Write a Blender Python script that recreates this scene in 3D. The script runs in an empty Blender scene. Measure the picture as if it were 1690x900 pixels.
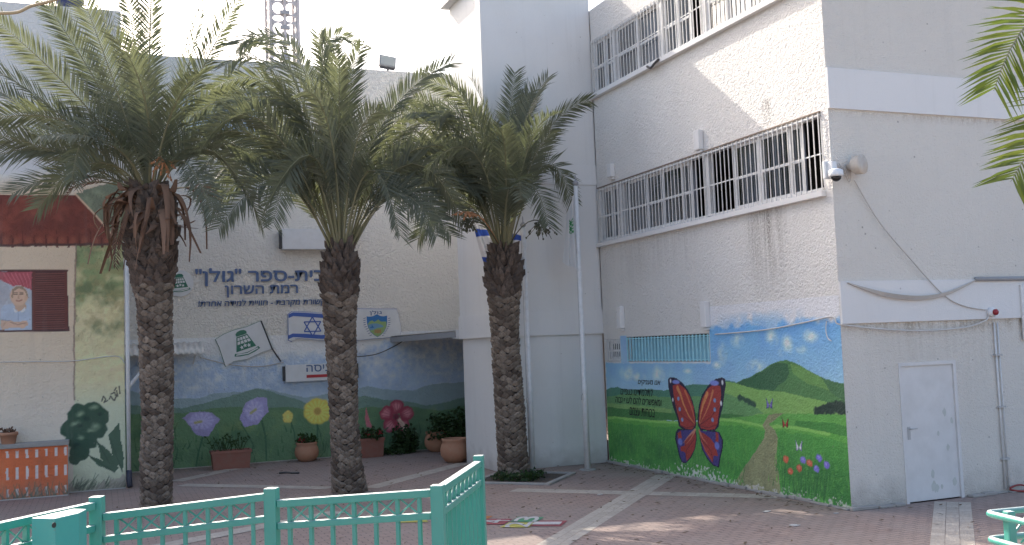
import bpy, bmesh, math, random
import numpy as np
from mathutils import Vector, Matrix

# ------------------------------------------------------------------ camera, sky, sun, exposure
SC = bpy.context.scene
COL = SC.collection
FPX = 1688.8
EYE = Vector((0, 0, 2.55))


def cam_axes(yaw, pit, rol):
    f = Vector((math.sin(yaw) * math.cos(pit), math.cos(yaw) * math.cos(pit), math.sin(pit)))
    r = Vector((math.cos(yaw), -math.sin(yaw), 0))
    u = r.cross(f)
    r2 = r * math.cos(rol) + u * math.sin(rol)
    u2 = u * math.cos(rol) - r * math.sin(rol)
    return r2, u2, f


RX, UX, FX = cam_axes(math.radians(22.057), math.radians(4.065), math.radians(-2.167))
cd = bpy.data.cameras.new('camera')
cd.sensor_width = 36.0
cd.lens = 36.0 * FPX / 1690.0
cd.clip_end = 2000
cd.clip_start = 0.05
co = bpy.data.objects.new('camera', cd)
COL.objects.link(co)
m = Matrix.Identity(4)
for i in range(3):
    m[i][0], m[i][1], m[i][2], m[i][3] = RX[i], UX[i], -FX[i], EYE[i]
co.matrix_world = m
SC.camera = co

SUN_EL, SUN_ROT = 37.7, -14.9
world = bpy.data.worlds.new('World')
SC.world = world
world.use_nodes = True
wn = world.node_tree
sky = wn.nodes.new('ShaderNodeTexSky')
sky.sky_type = 'NISHITA'
sky.sun_disc = False
sky.sun_elevation = math.radians(SUN_EL)
sky.sun_rotation = math.radians(SUN_ROT)
sky.air_density = 1.0
sky.dust_density = 5.0
sky.ozone_density = 0.6
bg = wn.nodes['Background']
wn.links.new(sky.outputs[0], bg.inputs[0])
bg.inputs[1].default_value = 0.15

sd = bpy.data.lights.new('sun', 'SUN')
sd.energy = 2.45
sd.angle = math.radians(0.5)
sd.color = (1.0, 0.93, 0.82)
so = bpy.data.objects.new('sun', sd)
COL.objects.link(so)
sdir = Vector((0.266, -1.0, -0.798)).normalized()
so.rotation_euler = sdir.to_track_quat('-Z', 'Y').to_euler()
so.location = (-10, 40, 40)

SC.view_settings.view_transform = 'Standard'
SC.view_settings.look = 'None'
SC.view_settings.gamma = 1.0
SC.view_settings.exposure = 1.44
SC.render.engine = 'CYCLES'
SC.cycles.use_denoising = True
SC.cycles.max_bounces = 8
SC.cycles.transparent_max_bounces = 24
SC.cycles.diffuse_bounces = 4
SC.cycles.glossy_bounces = 3
SC.cycles.transmission_bounces = 6
SC.cycles.caustics_reflective = False
SC.cycles.caustics_refractive = False

RNG = random.Random(7)


# ------------------------------------------------------------------ picture-to-place helpers (construction only)
def ray(x, y):
    return RX * ((x - 845) / FPX) - UX * ((y - 450) / FPX) + FX


def onY(x, y, Y):
    d = ray(x, y)
    return EYE + d * (Y / d.y)


def onX(x, y, X):
    d = ray(x, y)
    return EYE + d * (X / d.x)


def onZ(x, y, Z=0.0):
    d = ray(x, y)
    return EYE + d * ((Z - EYE.z) / d.z)


# ------------------------------------------------------------------ colour
def s2l(c):
    c = np.asarray(c, float) / 255.0
    return np.where(c <= 0.04045, c / 12.92, ((c + 0.055) / 1.055) ** 2.4)


def alb(r, g, b, k=0.66):
    return tuple(np.clip(s2l((r, g, b)) / k, 0.004, 0.86))


# ------------------------------------------------------------------ materials
def nodes(name):
    mt = bpy.data.materials.new(name)
    mt.use_nodes = True
    nt = mt.node_tree
    return mt, nt, nt.nodes['Principled BSDF']


def N(nt, t, **kw):
    n = nt.nodes.new(t)
    for k, v in kw.items():
        if hasattr(n, k) and k not in n.inputs:
            setattr(n, k, v)
        else:
            n.inputs[k].default_value = v
    return n


def L(nt, a, b):
    nt.links.new(a, b)


def mathn(nt, op, a, b=None, clamp=False):
    n = nt.nodes.new('ShaderNodeMath')
    n.operation = op
    n.use_clamp = clamp
    for i, v in enumerate((a, b)):
        if v is None:
            continue
        if isinstance(v, (int, float)):
            n.inputs[i].default_value = v
        else:
            L(nt, v, n.inputs[i])
    return n.outputs[0]


def mixc(nt, fac, a, b, mode='MIX'):
    n = nt.nodes.new('ShaderNodeMix')
    n.data_type = 'RGBA'
    n.blend_type = mode
    for sock, v in ((n.inputs[0], fac), (n.inputs[6], a), (n.inputs[7], b)):
        if isinstance(v, (int, float)):
            sock.default_value = v
        elif isinstance(v, (tuple, list)):
            sock.default_value = (*v[:3], 1)
        else:
            L(nt, v, sock)
    return n.outputs[2]


def ramp(nt, v, lo, hi):
    n = nt.nodes.new('ShaderNodeMapRange')
    n.clamp = True
    n.inputs[1].default_value = lo
    n.inputs[2].default_value = hi
    L(nt, v, n.inputs[0])
    return n.outputs[0]


def noise(nt, vec, scale, detail=3, rough=0.55, dist=0.0):
    n = N(nt, 'ShaderNodeTexNoise', Scale=scale, Detail=detail, Roughness=rough, Distortion=dist)
    L(nt, vec, n.inputs['Vector'])
    return n.outputs['Fac']


def pos(nt, sc=(1, 1, 1)):
    g = nt.nodes.new('ShaderNodeNewGeometry')
    if sc == (1, 1, 1):
        return g.outputs['Position']
    mp = nt.nodes.new('ShaderNodeVectorMath')
    mp.operation = 'MULTIPLY'
    L(nt, g.outputs['Position'], mp.inputs[0])
    mp.inputs[1].default_value = sc
    return mp.outputs[0]


def stucco(name, col, tex=1.0, fine=0.3, attr=None, stains=(), dirt=0.10, scale=15.0, base_dirt=True, plateau=False):
    """rough painted render: sprayed blobs plus fine grain; stains are boxes (lo, hi) of weathering with their own shape"""
    mt, nt, bs = nodes(name)
    p = pos(nt)
    if attr:
        a = nt.nodes.new('ShaderNodeAttribute')
        a.attribute_name = attr
        c = a.outputs['Color']
    else:
        c = nt.nodes.new('ShaderNodeRGB')
        c.outputs[0].default_value = (*col, 1)
        c = c.outputs[0]
    big = noise(nt, p, 0.7, 5, 0.6)
    c = mixc(nt, mathn(nt, 'MULTIPLY', ramp(nt, big, 0.45, 0.75), dirt), c, (0.42, 0.38, 0.33), 'MIX')
    spk = noise(nt, p, 60, 2, 0.5)
    c = mixc(nt, mathn(nt, 'MULTIPLY', ramp(nt, spk, 0.62, 0.75), 0.25 * fine + 0.03), c, (0.3, 0.27, 0.24))
    pit = N(nt, 'ShaderNodeTexVoronoi', Scale=4.5)
    L(nt, p, pit.inputs['Vector'])
    pm = mathn(nt, 'MULTIPLY', ramp(nt, pit.outputs['Distance'], .085, .05), ramp(nt, noise(nt, p, 1.3, 3), .48, .56))
    c = mixc(nt, mathn(nt, 'MULTIPLY', pm, 0.35 + 0.3 * fine), c, (0.22, 0.19, 0.16))
    # vertical run marks
    run = noise(nt, pos(nt, (3.5, 3.5, 0.16)), 1.6, 4, 0.65)
    runm = ramp(nt, run, 0.56, 0.78)
    c = mixc(nt, mathn(nt, 'MULTIPLY', runm, dirt * 1.1), c, (0.36, 0.33, 0.30))
    sx = nt.nodes.new('ShaderNodeSeparateXYZ')
    L(nt, p, sx.inputs[0])
    if base_dirt:
        b = ramp(nt, mathn(nt, 'ADD', sx.outputs[2], mathn(nt, 'MULTIPLY', noise(nt, p, 3.5, 4), -0.6)), 0.12, -0.28)
        c = mixc(nt, mathn(nt, 'MULTIPLY', b, 0.45), c, (0.22, 0.19, 0.16))
    for (axis, lo, hi, ztop, zbot, amt, scol) in stains:
        mid, half = (lo + hi) / 2, (hi - lo) / 2
        u = mathn(nt, 'ABSOLUTE', mathn(nt, 'SUBTRACT', sx.outputs[axis], mid))
        mu = ramp(nt, u, half, half * 0.35)
        mz = mathn(nt, 'MULTIPLY', ramp(nt, sx.outputs[2], zbot, zbot + (ztop - zbot) * 0.8), ramp(nt, sx.outputs[2], ztop + 0.005, ztop - 0.01))
        st = ramp(nt, noise(nt, pos(nt, (9, 9, 0.5)), 1.3, 5, 0.7), 0.36, 0.62)
        sp = ramp(nt, noise(nt, p, 26, 3, 0.6), 0.32, 0.55)
        f = mathn(nt, 'MULTIPLY', mathn(nt, 'MULTIPLY', mu, mz), mathn(nt, 'MULTIPLY', mathn(nt, 'MULTIPLY', st, sp), amt))
        c = mixc(nt, f, c, scol)
    L(nt, c, bs.inputs['Base Color'])
    bs.inputs['Roughness'].default_value = 0.88
    h1 = noise(nt, p, scale, 2.5, 0.5, 1.2)
    if plateau:
        h1 = ramp(nt, h1, 0.42, 0.58)
    h2 = noise(nt, p, 70, 2, 0.6)
    h = mathn(nt, 'ADD', mathn(nt, 'MULTIPLY', h1, tex), mathn(nt, 'MULTIPLY', h2, fine * 0.35))
    b = nt.nodes.new('ShaderNodeBump')
    b.inputs['Strength'].default_value = 0.9
    b.inputs['Distance'].default_value = 0.045
    L(nt, h, b.inputs['Height'])
    L(nt, b.outputs[0], bs.inputs['Normal'])
    return mt


def paint(name, col, rough=0.5, var=0.12, scale=12, metal=0.0, bump=0.0, dirtcol=(0.25, 0.22, 0.18), spec=0.5):
    mt, nt, bs = nodes(name)
    p = pos(nt)
    v = ramp(nt, noise(nt, p, scale, 5, 0.65), 0.4, 0.8)
    c = mixc(nt, mathn(nt, 'MULTIPLY', v, var), tuple(col), dirtcol)
    L(nt, c, bs.inputs['Base Color'])
    r = mathn(nt, 'ADD', rough, mathn(nt, 'MULTIPLY', v, 0.15))
    L(nt, r, bs.inputs['Roughness'])
    bs.inputs['Metallic'].default_value = metal
    bs.inputs['Specular IOR Level'].default_value = spec
    if bump:
        b = nt.nodes.new('ShaderNodeBump')
        b.inputs['Distance'].default_value = bump
        b.inputs['Strength'].default_value = 0.6
        L(nt, noise(nt, p, scale * 4, 3), b.inputs['Height'])
        L(nt, b.outputs[0], bs.inputs['Normal'])
    return mt


def leafmat(name, c1, c2, trans=0.35, rough=0.45, tcol=None):
    """leaves: diffuse + light coming through, colour varies per object and per leaf"""
    mt, nt, bs = nodes(name)
    oi = nt.nodes.new('ShaderNodeObjectInfo')
    g = nt.nodes.new('ShaderNodeNewGeometry')
    f = mathn(nt, 'ADD', mathn(nt, 'MULTIPLY', oi.outputs['Random'], 0.55), mathn(nt, 'MULTIPLY', g.outputs['Random Per Island'], 0.45))
    c = mixc(nt, f, c1, c2)
    L(nt, c, bs.inputs['Base Color'])
    bs.inputs['Roughness'].default_value = rough
    bs.inputs['Specular IOR Level'].default_value = 0.28
    tr = nt.nodes.new('ShaderNodeBsdfTranslucent')
    tc = mixc(nt, 1.0, c, tcol or (1.6, 1.7, 0.6), 'MULTIPLY')
    L(nt, tc, tr.inputs['Color'])
    mx = nt.nodes.new('ShaderNodeMixShader')
    mx.inputs[0].default_value = trans
    L(nt, bs.outputs[0], mx.inputs[1])
    L(nt, tr.outputs[0], mx.inputs[2])
    L(nt, mx.outputs[0], nt.nodes['Material Output'].inputs['Surface'])
    return mt


def islandmat(name, c1, c2, c3, rough=0.9, bump=0.006):
    mt, nt, bs = nodes(name)
    g = nt.nodes.new('ShaderNodeNewGeometry')
    p = pos(nt)
    c = mixc(nt, ramp(nt, g.outputs['Random Per Island'], 0.0, 1.0), c1, c2)
    c = mixc(nt, ramp(nt, noise(nt, p, 22, 5, 0.7), 0.45, 0.75), c, c3)
    L(nt, c, bs.inputs['Base Color'])
    bs.inputs['Roughness'].default_value = rough
    b = nt.nodes.new('ShaderNodeBump')
    b.inputs['Distance'].default_value = bump
    L(nt, noise(nt, p, 60, 4, 0.7), b.inputs['Height'])
    L(nt, b.outputs[0], bs.inputs['Normal'])
    return mt


def glassmat(name, tint=(0.62, 0.68, 0.76), refl=0.24):
    mt, nt, bs = nodes(name)
    nt.nodes.remove(bs)
    t = nt.nodes.new('ShaderNodeBsdfTransparent')
    t.inputs[0].default_value = (*tint, 1)
    gl = nt.nodes.new('ShaderNodeBsdfGlossy')
    gl.inputs['Roughness'].default_value = 0.04
    fr = nt.nodes.new('ShaderNodeFresnel')
    fr.inputs[0].default_value = 1.5
    fac = mathn(nt, 'ADD', mathn(nt, 'MULTIPLY', fr.outputs[0], 0.9), refl, True)
    mx = nt.nodes.new('ShaderNodeMixShader')
    L(nt, fac, mx.inputs[0])
    L(nt, t.outputs[0], mx.inputs[1])
    L(nt, gl.outputs[0], mx.inputs[2])
    L(nt, mx.outputs[0], nt.nodes['Material Output'].inputs['Surface'])
    return mt


def attrmat(name, attr='Col', rough=0.8, trans=0.0):
    mt, nt, bs = nodes(name)
    a = nt.nodes.new('ShaderNodeAttribute')
    a.attribute_name = attr
    L(nt, a.outputs['Color'], bs.inputs['Base Color'])
    bs.inputs['Roughness'].default_value = rough
    if trans:
        tr = nt.nodes.new('ShaderNodeBsdfTranslucent')
        L(nt, a.outputs['Color'], tr.inputs['Color'])
        mx = nt.nodes.new('ShaderNodeMixShader')
        mx.inputs[0].default_value = trans
        L(nt, bs.outputs[0], mx.inputs[1])
        L(nt, tr.outputs[0], mx.inputs[2])
        L(nt, mx.outputs[0], nt.nodes['Material Output'].inputs['Surface'])
    return mt


WHITE = (0.765, 0.74, 0.705)
STAIN = (0.20, 0.17, 0.14)
M = {}
M['stucco_wing'] = stucco('rough_white_stucco', WHITE, 1.0, 0.4, scale=17, stains=[
    (1, 13.05, 14.35, 4.60, 3.05, 0.85, STAIN), (1, 14.7, 19.4, 4.58, 3.6, 0.30, STAIN),
    (1, 13.35, 13.65, 6.35, 5.75, 0.9, (0.1, 0.08, 0.07)), (1, 12.2, 14.9, 2.98, 2.72, 0.35, (0.3, 0.25, 0.2))])
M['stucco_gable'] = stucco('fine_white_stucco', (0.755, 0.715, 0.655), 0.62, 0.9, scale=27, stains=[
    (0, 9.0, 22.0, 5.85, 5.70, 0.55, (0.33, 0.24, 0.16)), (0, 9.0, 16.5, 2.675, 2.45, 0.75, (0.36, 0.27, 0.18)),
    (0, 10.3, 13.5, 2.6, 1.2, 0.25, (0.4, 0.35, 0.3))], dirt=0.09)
M['smooth'] = stucco('smooth_white_plaster', (0.73, 0.72, 0.705), 0.06, 0.25, scale=9, dirt=0.12)
M['smooth_band'] = stucco('smooth_white_band', (0.74, 0.73, 0.72), 0.05, 0.25, scale=9, dirt=0.10, base_dirt=False)
M['stucco_back'] = stucco('cream_stucco', (0.80, 0.765, 0.70), 0.38, 0.4, scale=13, plateau=True)
M['stucco_left'] = stucco('pale_stucco', (0.74, 0.73, 0.70), 0.5, 0.3, scale=12)
M['mural'] = stucco('painted_stucco', WHITE, 0.75, 0.25, attr='Col', scale=17, dirt=0.05, base_dirt=False)
M['mural_back'] = stucco('painted_back_stucco', WHITE, 0.8, 0.3, attr='Col', scale=13, dirt=0.08, plateau=False, base_dirt=False)
M['mural_left'] = stucco('painted_left_stucco', WHITE, 0.7, 0.4, attr='Col', scale=16, dirt=0.12)
M['white_metal'] = paint('white_painted_metal', (0.72, 0.72, 0.72), 0.45, 0.25, 9)
M['white_bar'] = paint('off_white_bars', (0.74, 0.73, 0.71), 0.5, 0.25, 14)
M['white_plastic'] = paint('white_plastic', (0.74, 0.75, 0.76), 0.4, 0.08, 6)
M['grey_plastic'] = paint('grey_plastic', (0.45, 0.45, 0.45), 0.4, 0.1, 6)
M['cable_grey'] = paint('grey_cable', (0.50, 0.45, 0.40), 0.6, 0.2, 8)
M['cable_white'] = paint('white_cable', (0.62, 0.60, 0.57), 0.6, 0.2, 8)
M['cable_dark'] = paint('dark_cable', (0.05, 0.05, 0.055), 0.6, 0.2, 8)
M['cable_red'] = paint('red_cable', (0.25, 0.02, 0.02), 0.5, 0.2, 8)
M['cable_tan'] = paint('tan_stalk', (0.45, 0.34, 0.2), 0.7, 0.2, 8)


def sunlit_top_paint(name, col, top):
    # painted steel: sun glare on the upward faces is put into the colour
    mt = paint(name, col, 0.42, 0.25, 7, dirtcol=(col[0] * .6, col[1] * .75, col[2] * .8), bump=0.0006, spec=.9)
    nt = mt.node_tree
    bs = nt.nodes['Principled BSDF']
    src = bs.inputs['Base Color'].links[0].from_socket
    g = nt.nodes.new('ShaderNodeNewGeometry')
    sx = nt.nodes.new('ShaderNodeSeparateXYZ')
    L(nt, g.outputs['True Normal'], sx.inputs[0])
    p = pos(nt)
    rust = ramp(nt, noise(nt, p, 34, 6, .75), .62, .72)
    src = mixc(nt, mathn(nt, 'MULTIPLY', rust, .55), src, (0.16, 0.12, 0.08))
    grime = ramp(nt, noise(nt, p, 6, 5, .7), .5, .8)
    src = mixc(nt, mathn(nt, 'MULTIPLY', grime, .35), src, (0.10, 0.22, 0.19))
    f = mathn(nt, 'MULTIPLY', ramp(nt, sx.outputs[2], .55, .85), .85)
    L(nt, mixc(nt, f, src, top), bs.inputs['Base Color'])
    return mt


M['teal'] = sunlit_top_paint('turquoise_paint', (0.030, 0.255, 0.205), (0.55, 0.60, 0.58))
M['teal_box'] = sunlit_top_paint('turquoise_box_paint', (0.026, 0.285, 0.255), (0.55, 0.60, 0.58))
M['black'] = paint('black', (0.012, 0.012, 0.013), 0.5, 0.1)
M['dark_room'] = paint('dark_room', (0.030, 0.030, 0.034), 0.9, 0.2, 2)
M['glass'] = glassmat('window_glass')
M['curtain'] = paint('curtain', (0.40, 0.41, 0.46), 0.9, 0.3, 6)
M['curtain_blue'] = paint('blue_curtain', (0.12, 0.14, 0.28), 0.9, 0.3, 4)
M['shutter_teal'] = paint('turquoise_slats', alb(120, 165, 180), 0.6, 0.2, 9)
M['door'] = paint('white_door_paint', (0.68, 0.67, 0.665), 0.45, 0.22, 3)
M['patch'] = paint('door_smudge', (0.54, 0.555, 0.52), 0.6, 0.2, 9)
M['sign_blue'] = paint('blue_letters', (0.085, 0.145, 0.29), 0.5, 0.15, 6)
M['sign_white'] = paint('white_sign_board', (0.68, 0.69, 0.70), 0.45, 0.15, 5)
M['sign_green'] = paint('green_sign_paint', (0.03, 0.17, 0.11), 0.5, 0.15, 6)
M['sign_red'] = paint('red_arrow', (0.45, 0.02, 0.03), 0.45, 0.1, 6)
M['flag_blue'] = paint('flag_blue', (0.05, 0.12, 0.42), 0.5, 0.1, 6)
M['shield_blue'] = paint('shield_blue', (0.03, 0.16, 0.42), 0.5, 0.2, 30, dirtcol=(0.05, 0.3, 0.5))
M['shield_sea'] = paint('shield_sea', (0.15, 0.32, 0.5), 0.5, 0.2, 30)
M['shield_green'] = paint('shield_green', (0.28, 0.42, 0.16), 0.5, 0.2, 30)
M['shield_tan'] = paint('shield_tan', (0.42, 0.25, 0.10), 0.5, 0.2, 30)
M['terracotta'] = paint('terracotta', (0.42, 0.20, 0.12), 0.8, 0.5, 7, bump=0.003, dirtcol=(0.45, 0.30, 0.20))
M['plastic_terracotta'] = paint('plastic_terracotta', (0.27, 0.10, 0.07), 0.6, 0.3, 9)
M['soil'] = paint('soil', (0.06, 0.045, 0.035), 0.95, 0.4, 20, bump=0.01)
M['concrete'] = paint('concrete', (0.36, 0.34, 0.32), 0.9, 0.5, 5, bump=0.004)
M['awning'] = paint('awning_sheet', (0.74, 0.71, 0.66), 0.6, 0.45, 6, dirtcol=(0.25, 0.19, 0.14))
M['grey_metal'] = paint('grey_metal', (0.30, 0.31, 0.33), 0.5, 0.3, 8)
M['mast'] = paint('mast_metal', (0.48, 0.46, 0.47), 0.5, 0.3, 3)
M['pipe_base'] = paint('dark_blue_plastic', (0.02, 0.025, 0.05), 0.5, 0.2)
M['lamp_glass'] = paint('lamp_glass', (0.45, 0.45, 0.40), 0.2, 0.2, 20)
M['tarp'] = paint('dark_blue_sheet', (0.02, 0.03, 0.10), 0.6, 0.2)
M['red_lens'] = paint('red_lens', (0.30, 0.01, 0.02), 0.2, 0.1)
M['hop_red'] = paint('hop_red', (0.30, 0.06, 0.07), 0.8, 0.32, 14, dirtcol=(0.22, 0.15, 0.15))
M['hop_green'] = paint('hop_green', (0.08, 0.28, 0.14), 0.8, 0.28, 14, dirtcol=(0.22, 0.20, 0.18))
M['hop_yellow'] = paint('hop_yellow', (0.45, 0.40, 0.08), 0.8, 0.28, 14, dirtcol=(0.28, 0.24, 0.2))
M['hop_orange'] = paint('hop_orange', (0.45, 0.17, 0.05), 0.8, 0.28, 14, dirtcol=(0.25, 0.18, 0.15))
M['hop_blue'] = paint('hop_blue', (0.05, 0.12, 0.32), 0.8, 0.28, 14, dirtcol=(0.2, 0.18, 0.18))
M['road_white'] = paint('road_white', (0.55, 0.53, 0.51), 0.8, 0.6, 16, dirtcol=(0.25, 0.2, 0.2))
M['frond'] = leafmat('palm_leaf', (0.100, 0.110, 0.080), (0.195, 0.203, 0.150), 0.36, 0.55, (1.25, 1.33, 0.85))
M['frond_near'] = leafmat('sunlit_palm_leaf', (0.085, 0.12, 0.035), (0.16, 0.17, 0.05), 0.36, 0.5)
M['rachis'] = paint('palm_rachis', (0.20, 0.19, 0.10), 0.5, 0.4, 9)
M['dead'] = leafmat('dead_palm_leaf', (0.12, 0.07, 0.05), (0.30, 0.19, 0.135), 0.15, 0.8, (1.2, 1.0, 0.7))
M['bark_core'] = islandmat('bark_core', (0.022, 0.016, 0.013), (0.03, 0.022, 0.018), (0.04, 0.03, 0.024))
M['bark'] = islandmat('palm_bark', (0.10, 0.072, 0.055), (0.32, 0.255, 0.20), (0.06, 0.044, 0.036))
M['bark_old'] = islandmat('palm_fibre', (0.085, 0.062, 0.05), (0.17, 0.125, 0.10), (0.05, 0.036, 0.03))
M['fruit_dark'] = paint('dark_fruit', (0.05, 0.05, 0.02), 0.5, 0.4, 30)
M['fruit_orange'] = paint('orange_fruit_stalk', (0.42, 0.18, 0.07), 0.6, 0.4, 30)
M['shrub'] = leafmat('shrub_leaf', (0.025, 0.05, 0.018), (0.05, 0.085, 0.03), 0.25)
M['shrub_red'] = leafmat('flower_petal', (0.25, 0.02, 0.03), (0.35, 0.05, 0.06), 0.25)
M['brush_black'] = paint('black_brush_paint', (0.02, 0.025, 0.02), 0.7, 0.1)
M['litter'] = leafmat('dry_leaf', (0.05, 0.03, 0.02), (0.25, 0.18, 0.12), 0.1, 0.9)
M['flag_cloth'] = attrmat('flag_cloth', rough=0.85, trans=0.35)
M['roof'] = paint('roof_concrete', (0.42, 0.40, 0.38), 0.9, 0.3, 2)


def pavers():
    mt, nt, bs = nodes('pink_pavers')
    p = pos(nt)
    rot = nt.nodes.new('ShaderNodeVectorRotate')
    rot.rotation_type = 'Z_AXIS'
    rot.inputs['Angle'].default_value = math.radians(0)
    L(nt, p, rot.inputs['Vector'])
    wob = nt.nodes.new('ShaderNodeVectorMath')
    wob.operation = 'ADD'
    nz = N(nt, 'ShaderNodeTexNoise', Scale=9.0, Detail=1.0)
    L(nt, p, nz.inputs['Vector'])
    sc = nt.nodes.new('ShaderNodeVectorMath')
    sc.operation = 'SCALE'
    sc.inputs['Scale'].default_value = 0.03
    L(nt, nz.outputs['Color'], sc.inputs[0])
    L(nt, rot.outputs[0], wob.inputs[0])
    L(nt, sc.outputs[0], wob.inputs[1])
    br = N(nt, 'ShaderNodeTexBrick', Scale=1.0)
    br.inputs['Brick Width'].default_value = 0.21
    br.inputs['Row Height'].default_value = 0.105
    br.inputs['Mortar Size'].default_value = 0.008
    br.inputs['Color1'].default_value = (0.300, 0.214, 0.182, 1)
    br.inputs['Color2'].default_value = (0.342, 0.248, 0.212, 1)
    br.inputs['Mortar'].default_value = (0.165, 0.122, 0.108, 1)
    L(nt, wob.outputs[0], br.inputs['Vector'])
    c = br.outputs['Color']
    g = ramp(nt, noise(nt, p, 0.55, 6, 0.65), 0.38, 0.72)
    c = mixc(nt, mathn(nt, 'MULTIPLY', g, 0.55), c, (0.31, 0.27, 0.24))
    g2 = ramp(nt, noise(nt, p, 5, 6, 0.7), 0.55, 0.75)
    c = mixc(nt, mathn(nt, 'MULTIPLY', g2, 0.35), c, (0.12, 0.095, 0.085))
    g3 = ramp(nt, noise(nt, p, 30, 3, 0.6), 0.66, 0.72)
    c = mixc(nt, mathn(nt, 'MULTIPLY', g3, 0.5), c, (0.42, 0.38, 0.34))
    L(nt, c, bs.inputs['Base Color'])
    bs.inputs['Roughness'].default_value = 0.85
    b = nt.nodes.new('ShaderNodeBump')
    b.inputs['Distance'].default_value = 0.006
    h = mathn(nt, 'ADD', mathn(nt, 'MULTIPLY', br.outputs['Fac'], -1.0), mathn(nt, 'MULTIPLY', noise(nt, p, 40, 3), 0.5))
    L(nt, h, b.inputs['Height'])
    L(nt, b.outputs[0], bs.inputs['Normal'])
    return mt


M['pavers'] = pavers()
M['strip'] = islandmat('beige_pavers', (0.41, 0.36, 0.305), (0.50, 0.445, 0.38), (0.33, 0.28, 0.24), 0.85, 0.003)


# ------------------------------------------------------------------ mesh helpers
def tagit(o, label=None, cat=None, group=None, kind=None):
    if label:
        o['label'] = label
    if cat:
        o['category'] = cat
    if group:
        o['group'] = group
    if kind:
        o['kind'] = kind
    return o


def thing(name, loc, label, cat, group=None):
    o = bpy.data.objects.new(name, None)
    o.empty_display_size = 0.2
    COL.objects.link(o)
    o.location = loc
    return tagit(o, label, cat, group)


def wloc(o):
    v = Vector((0, 0, 0))
    while o is not None:
        v += Vector(o.location)
        o = o.parent
    return v


class Fr:
    """a local frame: u along, v up, n outwards"""
    def __init__(s, o, u, v, n):
        s.o, s.u, s.v, s.n = Vector(o), Vector(u), Vector(v), Vector(n)

    def __call__(s, u, v, n=0.0):
        return s.o + s.u * u + s.v * v + s.n * n

    def inv(s, p):
        d = Vector(p) - s.o
        return d.dot(s.u), d.dot(s.v), d.dot(s.n)


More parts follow.
